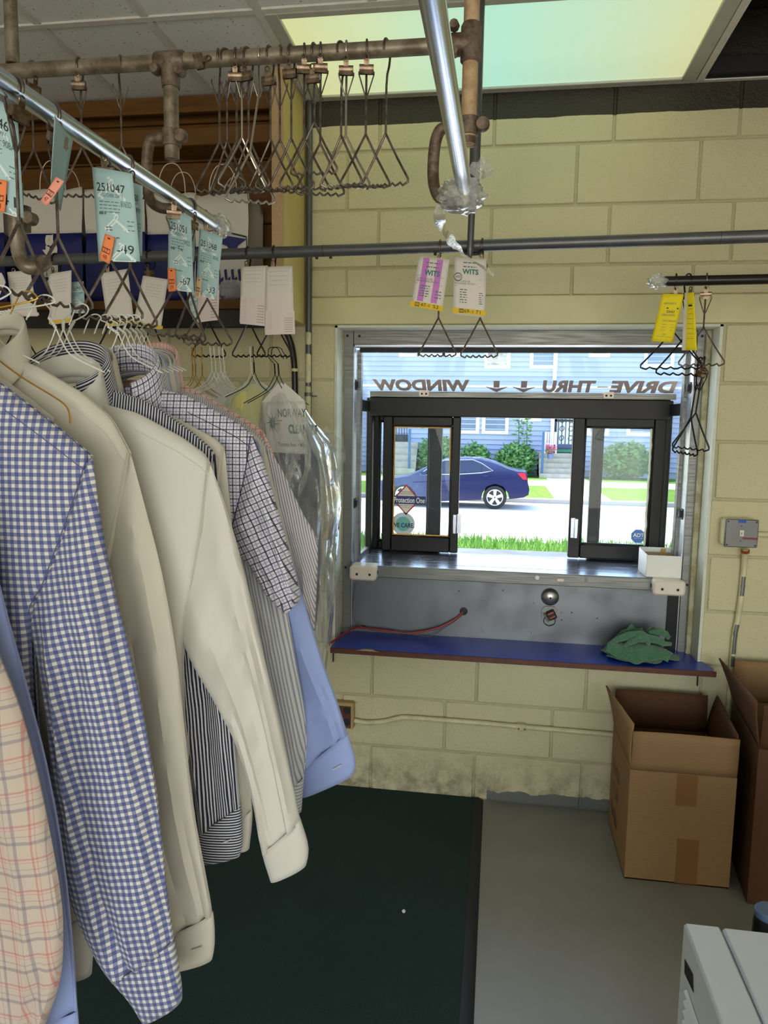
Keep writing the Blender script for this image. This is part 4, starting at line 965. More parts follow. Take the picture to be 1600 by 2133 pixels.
# receipts on the lower rail
def receipt(label, px, Y, fold=None, ink='ink_lgrey', extra=(), tape=None, nu=8, curl=0.0):
    f = sheet(*quad(px, Y), bulge=.004, curl=curl); t = ticket('receipt', label, 'receipt', f, M['white_paper'], 'paper receipts on the lower rail')
    it = [('l', ink, 5, .2, .8, .62, .85, .006)] if fold is None else [('l', ink, 4, .15, .85, .72, .92, .005)]
    prints(t, f, it + list(extra))
    if fold:
        g = lambda u, v, o=0: f(u + (.03 if fold > 0 else 0), v * abs(fold) - .03, .0015 + o)
        obj('form', MB().grid(lambda u, v: g(u, v), 6, 6), M['pinkish_paper'], t)
        mb = MB()
        for k in range(9): rect_on(mb, lambda u, v: g(u, v, .0008), .08, .08 + .095 * k, .95, .086 + .095 * k)
        rect_on(mb, lambda u, v: g(u, v, .0008), .2, .05, .205, .95)
        for k in range(7): rect_on(mb, lambda u, v: g(u, v, .001), .66, .1 + .095 * k, .92, .12 + .095 * k)
        obj('print', mb, M['ink_lgrey'], t, smooth=False)
    if tape: obj('tape_strip', MB().grid(lambda u, v: f(-.06 + 1.12 * u, .02 + .06 * v, .002), 6, 1), M[tape], t)
    return t, f
receipt('white receipt hanging nearest the left edge with pink corner', [(15, 567), (63, 563), (79, 659), (26, 660)], 2.27, tape='pinkish_paper')
receipt('curled white receipt cut by the left edge of the picture', [(-30, 570), (3, 568), (16, 590), (-4, 640)], 2.22, curl=.01)
receipt('white receipt hanging below the blue bag lettering', [(101, 571), (149, 563), (148, 672), (105, 677)], 2.26, tape='yellow_tape')
receipt('white receipt hanging behind ticket 251047', [(209, 570), (266, 560), (280, 676), (225, 681)], 2.24, tape='yellow_tape')
receipt('slanting white receipt between tickets 251047 and 251051', [(298, 574), (350, 582), (335, 687), (277, 678)], 2.23, tape='yellow_tape')
receipt('pink lined receipt hanging behind ticket 251068', [(412, 566), (457, 562), (454, 664), (408, 670)], 2.22, fold=.62)
receipt('two-part receipt left of the longest receipt', [(503, 556), (558, 553), (552, 676), (499, 671)], 2.205, fold=.5)
receipt('longest white receipt with pink form next to the cream panel', [(554, 556), (609, 554), (613, 692), (551, 694)], 2.20, fold=.36)
# the two tickets over the window
f = sheet(*quad([(873, 533), (937, 541), (921, 648), (856, 637)], 2.185), bulge=.004)
t = ticket('white_ticket', 'white ticket with violet stripes and yellow strip marked 47-52', 'ticket', f, M['white_paper'], 'tickets over the window')
prints(t, f, [('r', 'ink_purple', .16, .12, .36, .98), ('r', 'ink_purple', .60, .12, .80, .98)], .0007)
prints(t, f, [('t', 'ink_teal', 'WITS', .26, .64, .76, .75, .03), ('l', 'ink_grey', 2, .28, .70, .80, .88, .02), ('t', 'ink_grey', '3200 LAKE DR', .06, .55, .56, .59), ('t', 'ink_grey', 'MILWAUKEE, WI 53211', .06, .50, .78, .54), ('r', 'ink', .02, .62, .9, .624), ('r', 'ink', .02, .475, .9, .479), ('l', 'ink_grey', 5, .2, .5, .22, .42, .02), ('l', 'ink_grey', 3, .7, .9, .22, .34, .02)], .0013)
obj('tape_strip', MB().grid(lambda u, v: f(-.03 + 1.04 * u, -.01 + .11 * v, .0018), 6, 1), M['yellow_tape'], t)
prints(t, f, [('f', 'ink', .12, .01, .26, .09, .012, .006), ('t', 'ink', '53', .15, .03, .23, .07), ('t', 'ink', '47-', .30, .02, .52, .09), ('t', 'ink', '0', .55, .025, .60, .08), ('t', 'ink', '52', .70, .02, .88, .085)], .0026)
f = sheet(*quad([(947, 536), (1014, 540), (1010, 662), (943, 655)], 2.18), bulge=.004)
t = ticket('white_ticket', 'plain white ticket with circled WED and yellow strip marked 69-71', 'ticket', f, M['white_paper'], 'tickets over the window')
ci = [(.13 + .12 * math.cos(a), .665 + .065 * math.sin(a)) for a in [k * math.pi / 9 for k in range(19)]]
prints(t, f, [('t', 'ink_teal', 'WITS', .26, .72, .76, .81, .03), ('l', 'ink_grey', 2, .28, .70, .84, .91, .018), ('t', 'ink', 'WED', .05, .645, .22, .69), ('t', 'ink_grey', '3200 LAKE DR', .04, .58, .52, .61), ('t', 'ink_grey', 'MILWAUKEE, WI 53211', .04, .535, .68, .57), ('r', 'ink', .02, .635, .88, .638), ('r', 'ink', .02, .51, .85, .513), ('l', 'ink_grey', 6, .2, .42, .22, .44, .016), ('l', 'ink_grey', 6, .8, .92, .22, .40, .014)], .0010)
mb = MB(); line_on(mb, lambda u, v: f(u, v, .0012), ci, .014); obj('print', mb, M['ink'], t, smooth=False)
obj('tape_strip', MB().grid(lambda u, v: f(-.01 + 1.04 * u, .03 + .09 * v, .0018), 6, 1), M['yellow_tape'], t)
prints(t, f, [('f', 'ink', .20, .045, .34, .11, .012, .006), ('t', 'ink', '53', .23, .06, .31, .095), ('t', 'ink', '69-', .36, .05, .56, .11), ('t', 'ink', '0', .60, .05, .64, .10), ('t', 'ink', '71', .72, .05, .86, .11)], .0026)
# yellow tickets at right
f = sheet(*quad([(1380, 612), (1425, 613), (1401, 714), (1356, 711)], 2.325), bulge=.008)
t = ticket('yellow_ticket', 'broad yellow ticket 306443 on the black rail stub', 'ticket', f, M['yellow_paper'], 'yellow tickets')
prints(t, f, [('t', 'ink_grey', 'ALBERTS DAWN TYE', .16, .78, .74, .82), ('r', 'ink', .34, .69, .9, .715), ('t', 'ink', '306443', .36, .60, .74, .66), ('t', 'ink_grey', 'CYPRESS CLEANERS', .16, .54, .80, .58), ('t', 'ink_grey', 'WED 01:00PM 05/29', .30, .42, .92, .455), ('l', 'ink_grey', 3, .3, .5, .24, .36, .008), ('l', 'ink_grey', 3, .72, .86, .24, .36, .008), ('t', 'ink_grey', '2 PC', .42, .13, .58, .17), ('l', 'ink_grey', 1, .2, .85, .10, .10, .008)])
f = sheet(*quad([(1427, 610), (1446, 609), (1452, 730), (1421, 730)], [2.33, 2.30, 2.29, 2.32]), bulge=.003)
t = ticket('yellow_ticket', 'narrow folded yellow ticket with white edge on the black rail stub', 'ticket', f, M['yellow_paper'], 'yellow tickets')
obj('white_edge', MB().grid(lambda u, v: f(.30 * u, v, .001), 2, 8), M['white_paper'], t)
prints(t, f, [('l', 'ink_grey', 8, .4, .85, .2, .8, .008), ('r', 'ink', .45, .76, .8, .79)])
# ================================================================== OPEN CABINET WITH CARRIER BAGS
CX, CYF = -.73, 2.49
cb = thing('storage_cabinet', 'open brown wall cabinet with cream side panel holding paper bags', 'cabinet', (-1.4, 2.6, 1.80))
obj('side_panel', MB().box((CX - .040, CYF + .001, 1.812), (CX - .0005, D - .008, ZC - .006), .001), M['panel_face'], cb)
obj('panel_edge', MB().box((CX - .042, CYF - .004, 1.812), (CX - .001, CYF + .001, ZC - .006), .001), M['panel_edge'], cb)
obj('bottom_shelf', MB().box((XL + .02, CYF - .03, 1.826), (CX - .042, D - .008, 1.856), .002), M['board'], cb)
obj('steel_bearer', MB().box((XL + .02, CYF - .045, 1.762), (CX - .05, CYF - .005, 1.822), .003), M['black_pipe'], cb)
zz = [P(450, y, D - .02).z for y in (186, 258, 300, 338, 400, 470, 540, 628)]
for a, b in zip(zz, zz[1:]):
    obj('back_plank', MB().box((XL + .02, D - .030, b + .002), (CX - .042, D - .009, a - .002), .003), M['board'], cb)
obj('mid_shelf', MB().box((XL + .02, 2.60, P(450, 300, 2.6).z), (CX - .042, D - .03, P(450, 262, 2.6).z), .003), M['board'], cb)
obj('upper_front', MB().box((XL + .02, 2.66, P(450, 262, 2.66).z + .05), (CX - .042, 2.68, ZC - .006), .002), M['board'], cb)
ZS = 1.856
def bag(label, x0, x1, y0, y1, ztop, zblue, rz=0, handles=True, seed=0):
    w_, d_ = x1 - x0, y1 - y0; c = V(((x0 + x1) / 2, (y0 + y1) / 2, ZS))
    t = thing('paper_bag', label, 'bag', c, (0, 0, rz), 'white and blue paper carrier bags in the cabinet')
    def pt(a, z):
        per = [(-w_ / 2, -d_ / 2), (w_ / 2, -d_ / 2), (w_ / 2, d_ / 2), (-w_ / 2, d_ / 2)]
        k = int(a * 4) % 4; f_ = a * 4 - int(a * 4); p, q = V(per[k]), V(per[(k + 1) % 4]); r_ = p.lerp(q, f_)
        h = (z - ZS) / (ztop - ZS); sq = 1 - .25 * h * (1 if k in (1, 3) else 0) * math.sin(f_ * math.pi)
        nz = .006 * noise.noise(V((a * 9 + seed, z * 7, seed)))
        return V((r_.x * (sq if k in (1, 3) else 1) + nz, r_.y * (1 - .12 * h) + nz, z - ZS + (.012 * noise.noise(V((a * 14, seed, 1))) * h if h > .95 else 0)))
    def shell(za, zb, n): return MB().grid(lambda u, v: pt(u, za + (zb - za) * v), 32, n, closeu=True)
    obj('body', shell(zblue, ztop, 8), M['bag_white'], t, local=True, solid=.001)
    obj('blue_base', shell(ZS + .001, zblue, 6), M['bag_blue'], t, local=True, solid=.001)
    if handles:
        for sy in (-1, 1):
            q = [V((-.05, sy * d_ * .36, ztop - ZS - .02)), V((-.045, sy * d_ * .36, ztop - ZS + .05)), V((-.02, sy * d_ * .36, ztop - ZS + .095)), V((.02, sy * d_ * .36, ztop - ZS + .095)), V((.045, sy * d_ * .36, ztop - ZS + .05)), V((.05, sy * d_ * .36, ztop - ZS - .02))]
            obj('handle', MB().tube(smoothpath(q, 5), .0016, 6), M['white_paper'], t, local=True)
    return t, (lambda u, v: V((-w_ / 2 + w_ * u, -d_ / 2 - .0045, v * (zblue - ZS)))), c
def bx(px, Y): return P(px, 500, Y).x
YB0, YB1 = 2.53, 2.66
t, g, c = bag('white and blue paper bag with large white lettering, behind the edge-on ticket', bx(46, YB0), bx(170, YB0), YB0, YB1, P(100, 393, YB0).z, P(100, 486, YB0).z, seed=1)
mb = MB()
for s_, a, b in (('points', -.05, .98),): text_on(mb, s_, g, .34, a, .68, b, .06, rot=True)
obj('lettering', mb, M['bag_white'], t, local=True, smooth=False)
bag('white and blue paper bag behind ticket 251047', bx(176, YB0 - .02), bx(302, YB0 - .02), YB0 - .02, YB1, P(230, 395, YB0).z, P(230, 487, YB0).z, seed=3)
t, g, c = bag('white and blue paper bag behind ticket 251051, with wire-like handle', bx(306, YB0), bx(404, YB0), YB0, YB1, P(350, 400, YB0).z, P(350, 487, YB0).z, seed=5)
bag('white and blue paper bag cut by the left edge', bx(-130, YB0), bx(8, YB0), YB0, YB1, P(0, 396, YB0).z, P(0, 484, YB0).z, seed=8)
# tallest bag, printed with a blue star and spiky letters
t, g, c = bag('tall white paper bag with blue star print beside the cream panel', bx(405, 2.52), bx(515, 2.52), 2.52, 2.70, P(450, 402, 2.52).z, ZS + .012, seed=11)
H = P(450, 402, 2.52).z - ZS; w_ = bx(515, 2.52) - bx(405, 2.52)
g2 = lambda u, v: V((-w_ / 2 + w_ * u, -.09 - .0055 + .011 * v, v * H))
def poly2(mb, pts): mb.add([g2(*p) for p in pts], [tuple(range(len(pts)))])
mb = MB()
poly2(mb, [(.55, .62), (.98, .58), (.82, .52), (.74, .40), (.62, .52), (.50, .54)])
for k in range(6):
    x = .30 + .13 * k; poly2(mb, [(x, .30), (x + .05, .31), (x + .10, .02), (x + .07, .05)]); poly2(mb, [(x + .07, .22), (x + .12, .24), (x + .12, .03), (x + .09, .06)])
rect_on(mb, g2, .02, .02, .30, .52)
obj('star_print', mb, M['bag_blue'], t, local=True, smooth=False)
mb = MB(); line_on(mb, g2, [(.55, .655), (.98, .60), (1.0, .38)], .015); obj('outline_print', mb, M['ink'], t, local=True, smooth=False)
# wrapped parcel below the star
pk = thing('parcel', 'plastic wrapped grey parcel on the cabinet shelf below the star print', 'parcel', P(480, 632, 2.47))
p0, p1 = P(452, 640, 2.462), P(508, 585, 2.462)
obj('contents', MB().box((p0.x, 2.475, ZS + .002), (p1.x, 2.505, p1.z), .012), simple('grey_violet_goods', srgb(120, 108, 122), .6), pk)
mb = MB(); crumple(mb, ((p0.x + p1.x) / 2, 2.478, (ZS + p1.z) / 2 + .004), .052, 3.3, sq=(.95, .35, .66), amp=.18); obj('wrapping', mb, M['plastic'], pk)
# pipes on the wall beside the cabinet
pz = thing('wall_pipe', 'vertical pipe with peeling paint in front of the block wall beside the cabinet', 'pipe', (-.715, D - .02, .9))
px_ = -.714
obj('pipe', MB().tube([(px_, D - .018, .85), (px_, D - .018, ZC - .004)], .0115, 12), M['dark_pipe'], pz)
for za, zb in ((1.60, 1.70), (1.74, 1.78), (1.45, 1.58), (1.05, 1.20)): obj('paint_patch', MB().grid(lambda u, v: (px_ + .0119 * math.cos(R(180 + 180 * (.1 + .75 * u))), D - .018 + .0119 * math.sin(R(180 + 180 * (.1 + .75 * u))), za + (zb - za) * v + .01 * noise.noise(V((u * 4, za, v)))), 6, 4), M['conduit'], pz)
obj('strap', MB().tube([(px_, D - .018, 1.548), (px_, D - .018, 1.562)], .0145, 12).box((px_, D - .008, 1.546), (px_ + .03, D - .005, 1.552)), M['conduit_bare'], pz)
q = [P(560, 688, D - .05), P(592, 690, D - .03), P(606, 715, D - .02), P(613, 760, D - .02), P(615, 830, D - .02), P(616, 900, D - .02)]
cq = thing('curved_conduit', 'black curved conduit bending down from under the cabinet', 'conduit', q[-1])
obj('pipe', MB().tube(smoothpath(q, 8), .0115, 12), M['black_pipe'], cq)
obj('strap', MB().tube([P(614, 768, D - .02), P(614, 774, D - .02)], .0145, 12).box(P(616, 768, D - .009), P(630, 775, D - .005)), M['conduit'], cq)
# ================================================================== SHIRTS
def to_pts(lst, Y): return [P(a[0], a[1], Y + (a[2] if len(a) > 2 else 0)) for a in lst]
def loft(mb, O, I, n, th, folds, seed, s0=0.0, s1=1.0, grow=0.0, ulen=None, around=28, taper=.25, swap=False):
    "flattened cloth tube between an outer and an inner edge line"
    O = resample(smoothpath(O, 6), 80); I = resample(smoothpath(I, 6), 80); L = sum(((O[k] + I[k]) / 2 - (O[k + 1] + I[k + 1]) / 2).length for k in range(79))
    def st(s):
        x = s * 79; k = min(78, int(x)); f_ = x - k; return O[k].lerp(O[k + 1], f_), I[k].lerp(I[k + 1], f_)
    def f(u, v):
        s = s0 + (s1 - s0) * v; o, i = st(s); c = (o + i) / 2; ac = (o - i); hw = ac.length / 2; ac = ac.normalized()
        a = 2 * math.pi * u; ca, sa = math.cos(a), math.sin(a)
        ca2 = math.copysign(abs(ca) ** .72, ca)
        t_ = th * (1 - taper * s) * (.25 + .75 * min(1, s * 7 + .0))
        y = t_ * sa
        if folds:
            fd = 0
            for (fr, ph, am, sl) in folds: fd += am * math.sin(fr * ca * math.pi + ph + sl * s) * math.sin(min(1, s * 3) * math.pi / 2)
            fd += .0035 * noise.noise(V((ca * 2 + seed, s * 9, seed))) + .0025 * noise.noise(V((ca * 4 + seed, s * 22, 3)))
            y += fd * (1 if sa < 0 else .6) * (abs(sa) ** .5)
        return c + ac * ca2 * (hw + grow) + V((0, y + math.copysign(grow, sa) * (abs(sa) > .05), 0))
    m0, m1 = (O[6] + I[6]) / 2, (O[-1] + I[-1]) / 2; axv = (m1 - m0); axv.y = 0; axv.normalize(); pv = V((-axv.z, 0, axv.x))
    def uv(u, v):
        p = f(u, v) - m0; a_, b_ = p.dot(pv) + seed, p.dot(axv) + seed
        return (b_, a_) if swap else (a_, b_)
    mb.grid(f, around, n, uv, closeu=True)
    return st
FOLDS = [[(1.6, .4, .007, 1.5), (3.1, 1.2, .005, -2), (5.2, .2, .002, 3)], [(1.3, 2.2, .008, -2), (2.6, .3, .006, 2), (4.6, 1.3, .0025, -2)], [(2.0, 1.1, .007, 2.0), (3.7, 2.0, .004, 2.5), (5.6, .6, .002, -3)]]
def shirt(label, mat, Y, neck, shoulder, outer, inner, cuff=.10, short=False, th=.016, seed=0, group='pressed shirts on the rail', collar=1.0, cmat=None, hemdrop=.74, body=True, collar_drop=.0, buttonhole=False, foldset=None, under=None, bodyth=.014):
    nk = P(neck[0], neck[1], Y); cx = nk.x
    t = thing('dress_shirt' if not short else 'short_sleeve_shirt', label, 'shirt', (cx, Y, nk.z - hemdrop), group=group)
    SH = to_pts(shoulder, Y); O = to_pts(outer, Y); I = to_pts(inner, Y)
    S, U = O[0], I[0]
    folds = FOLDS[(foldset if foldset is not None else seed) % 3]
    cut = 1.0 if short else 1 - cuff
    mb = MB(); loft(mb, O, I, 44, th, folds, seed, 0, cut); obj('sleeve', mb, mat, t, solid=.0012)
    if not short:
        mb = MB(); st = loft(mb, O, I, 6, th * .95, None, seed + .37, cut - .004, 1.0, grow=.0006, swap=mat in (M['c_navystripe'], M['c_greystripe'])); cf = obj('cuff', mb, cmat or mat, t, solid=.002)
        if buttonhole:
            o, i = st(1 - cuff * .5); p = i.lerp(o, .72) + V((0, -th * .78 - .004, 0)); d_ = (o - i).normalized()
            obj('buttonhole', MB().tube([p - d_ * .010, p + d_ * .010], .0012, 6), M['c_white'], cf)
    # mirrored far sleeve (same cut, simpler)
    mir = lambda p: V((2 * cx - p.x, p.y, p.z))
    mb = MB(); loft(mb, [mir(p) for p in O], [mir(p) for p in I], 24, th, folds, seed + 3, 0, cut, around=18); obj('sleeve', mb, mat, t, solid=.0012)
    if not short: mb = MB(); loft(mb, [mir(p) for p in O], [mir(p) for p in I], 4, th * .95, None, seed + 3, cut - .004, 1, grow=.0006, around=18); obj('cuff', mb, cmat or mat, t, solid=.002)
    if body:
        NB = SH[0]; top = resample(SH, 24); hemz = nk.z - hemdrop
        E = resample(smoothpath([S, S.lerp(U, .35) + V((.010, 0, 0)), S.lerp(U, .75) + V((.012, 0, 0)), U + V((.008, 0, 0)), V((U.x + .006, Y, (U.z + hemz) / 2)), V((U.x + .012, Y, hemz + .05)), V((U.x - .02, Y, hemz))], 6), 40)
        def C(v): return V((cx, Y, NB.z - .015 + (hemz - .03 - NB.z + .015) * v))
        def bp(q, v, side):
            s_ = abs(q); sg = 1 if q >= 0 else -1
            k = v * 39; i0 = min(38, int(k)); e = E[i0].lerp(E[i0 + 1], k - i0)
            p = C(v).lerp(e, s_); k2 = s_ * 23; j = min(22, int(k2)); tp = top[j].lerp(top[j + 1], k2 - j)
            if s_ * (S.x - cx) < (NB.x - cx): tp = V((cx + s_ * (S.x - cx), Y, NB.z - (.035 if side < 0 else 0) * (1 - s_ * (S.x - cx) / max(1e-4, NB.x - cx))))
            p = p + (tp - C(0).lerp(E[0], s_)) * (1 - v) ** 2.2
            prof = (1 - s_ ** 7) ** .5 * (1 - math.exp(-v * 16)) * bodyth + .003
            fd = .006 * math.sin(5 * q + 2 * v + seed) * v + .005 * noise.noise(V((q * 3 + seed, v * 3, seed))) * min(1, v * 5)
            x = p.x if sg > 0 else 2 * cx - p.x
            return V((x, Y + side * prof + fd * (1 - s_ ** 3), p.z))
        mb = MB()
        for side in (-1, 1):
            mb.grid(lambda u, v: bp(2 * u - 1, v, side), 40, 34, lambda u, v: (lambda p: (p.x + seed, p.z))(bp(2 * u - 1, v, side)))
        obj('body', mb, mat, t, solid=.001)
        # shoulder seam
        mb = MB(); mb.tube([bp(q, .035, -1) + V((0, -.0012, 0)) for q in [(.35 + .65 * k / 14) for k in range(15)]], .0007, 5); obj('shoulder_seam', mb, mat, t)
        mb = MB().tube([E[k] + V((-.004, -.006 - .010 * math.sin(k / 18 * math.pi), 0)) for k in range(0, 19)], .0008, 5); obj('armhole_seam', mb, mat, t)
    if collar:
        NBx = abs(SH[0].x - cx); ax_, ay_ = max(.055, NBx * .98), .048; zb = SH[0].z + .006 + collar_drop
        def cf_(u, v, grow=0):
            a = R(34) + (2 * math.pi - R(68)) * u; fr = (1 + math.cos(a)) / 2              # fr 1 at the front
            bz = zb + .040 - .085 * fr
            if v < .35: k = v / .35; z = bz + .038 * collar * k; r = 1 - .03 * k
            else:
                k = (v - .35) / .65; drop = (.050 + .040 * fr ** 1.5) * collar; z = bz + .038 * collar + .003 * math.sin(min(1, k * 3) * math.pi) - drop * k; r = .97 + .05 * math.sin(min(1, k * 4) * math.pi / 2) + .20 * k * (.5 + fr)
            return V((cx + ax_ * r * math.sin(a), Y - ay_ * r * math.cos(a) + .004, z))
        mb = MB(); mb.grid(cf_, 44, 12, lambda u, v: (u * .40 + seed, v * .11) if mat not in (M['c_navystripe'], M['c_finestripe'], M['c_greystripe']) else (v * .11, u * .40)); obj('collar', mb, cmat or mat, t, solid=.0016)
    return t, nk
def wire_hanger(label, hook, neck, mat='white_wire', reach=.085, drop=.042, group='wire hangers under the shirt rail', rz=0.0, r=.0013, shoulders=True, hookdir=(1, 0, 0)):
    hook, neck = V(hook), V(neck); hd = V(hookdir).normalized(); hr = .010
    tw0 = neck + V((0, 0, .030)); tw1 = tw0 + (hook - tw0) * .42
    t = thing('wire_hanger', label, 'hanger', neck, group=group)
    up = hook + V((0, 0, -.002))
    arc = [up + hd * hr * math.cos(a) * 1.6 + V((0, 0, hr * math.sin(a))) for a in [R(-10) + R(190) * k / 8 for k in range(9)]]
    tail = [arc[-1] + (-hd) * .006 + V((0, 0, -.010)), arc[-1] + (-hd) * .014 + V((0, 0, -.024))]
    path = smoothpath([tw1, tw1.lerp(arc[0], .55) + hd * .008] + arc + tail, 3)
    obj('hook', MB().tube(path, r, 6), M[mat], t)
    ax = (tw1 - tw0).normalized(); u = ax.orthogonal().normalized(); b = ax.cross(u); mb = MB()
    for ph in (0, math.pi):
        mb.tube([tw0.lerp(tw1, k / 24) + (u * math.cos(k * .95 + ph) + b * math.sin(k * .95 + ph)) * r * 1.3 for k in range(25)], r, 5)
    obj('twisted_neck', mb, M[mat], t)
    if shoulders:
        mb = MB()
        for sg in (-1, 1):
            e = neck + V((sg * reach * math.cos(rz), sg * reach * math.sin(rz), -drop))
            mb.tube(smoothpath([tw0, tw0 + V((sg * .012, 0, -.026)), neck.lerp(e, .35) + V((0, 0, -.002)), e], 5), r, 6)
        obj('shoulder_wire', mb, M[mat], t)
    return t
def tri_bottom(key, frac, L=.315): h = H1[key]; return h + V((0, 0, -(L - .0185) - .002))
def bar_pt(key, s):
    "point along the wavy bottom bar of a ticket hanger, s in -1..1"
    rz = {'z': 78, 'a': 62, 'b': 10, 'c': 60, 'd': 25, 'e': 78, 'f': 15}[key]; h = H1[key]
    return h + V((math.cos(R(rz)) * .05 * s, math.sin(R(rz)) * .05 * s, -.2975))
SHIRTS = {}
GS = 'pressed shirts on the rail'
# --- nearest group, mostly cut by the left edge
shirt('cream shirt with red and grey plaid, nearest at the lower left edge', M['c_plaid'], .86, (-330, 800), [(-290, 830), (-130, 960)], [(-130, 960), (-70, 1180), (0, 1372), (48, 1500), (92, 1680), (124, 1850), (131, 1950), (124, 2045), (92, 2140), (50, 2260)], [(-230, 1330), (-240, 1500), (-200, 1700), (-150, 1900), (-110, 2100), (-90, 2240)], cuff=.07, seed=1, group=GS, th=.026)
shirt('plain light blue shirt squeezed between the plaid and gingham shirts', M['c_blue'], .915, (-250, 790), [(-210, 815), (-70, 930)], [(-70, 930), (-25, 1120), (5, 1255), (45, 1400), (96, 1600), (130, 1790), (148, 1950), (162, 2140), (168, 2230)], [(-200, 1300), (-180, 1500), (-120, 1750), (-60, 1950), (-20, 2120), (0, 2230)], seed=2, group=GS)
sh_g, nk = shirt('blue and white gingham shirt at the left', M['c_gingham'], .985, (-120, 735), [(-78, 775), (0, 797), (70, 850), (140, 905), (192, 950)], [(192, 950), (205, 1060), (228, 1200), (262, 1335), (300, 1510), (328, 1690), (346, 1860), (360, 1960), (375, 2050), (376, 2085)], [(60, 1290), (95, 1460), (110, 1640), (140, 1850), (205, 2000), (270, 2078), (300, 2124)], cuff=.115, seed=3, group=GS, th=.024, foldset=2, bodyth=.02)
wire_hanger('white wire hanger inside the gingham shirt', bar_pt('z', -.8), P(-115, 720, .985), group='wire hangers under the shirt rail')
shirt('cream shirt showing only a low cuff behind the gingham sleeve', M['c_cream'], 1.035, (-60, 740), [(-20, 770), (60, 830), (110, 870)], [(110, 870), (125, 1100), (140, 1400), (160, 1650), (182, 1850), (192, 1950), (188, 2030)], [(0, 1250), (10, 1500), (40, 1750), (80, 1900), (100, 1990), (110, 2045)], cuff=.12, seed=4, group=GS, collar=0)
tag_gold = wire_hanger('gold wire hanger lying in front of the first white shirt', bar_pt('z', .2), P(-78, 705, 1.06), 'gold_wire', reach=.02, drop=.01)
obj('shoulder_wire', MB().tube(smoothpath([P(-76, 704, 1.06), P(-30, 730, 1.06), P(40, 782, 1.06), P(110, 825, 1.06), P(134, 842, 1.06), P(144, 858, 1.06), P(147, 882, 1.06)], 6), .0014, 6), M['gold_wire'], tag_gold)
shirt('first plain white shirt, with gold hanger in front', M['c_cream'], 1.10, (-28, 716), [(18, 738), (80, 765), (170, 818), (232, 870), (262, 925), (272, 945)], [(272, 945), (300, 1050), (338, 1200), (366, 1360), (384, 1520), (404, 1690), (428, 1820), (443, 1910), (445, 1970), (440, 1998)], [(190, 1290), (215, 1480), (245, 1680), (290, 1850), (330, 1925), (346, 1975), (354, 2020)], cuff=.095, seed=5, group=GS, foldset=1, buttonhole=True, collar=.8)
wire_hanger('white wire hanger inside the first plain white shirt', bar_pt('z', .9), P(-22, 700, 1.10))
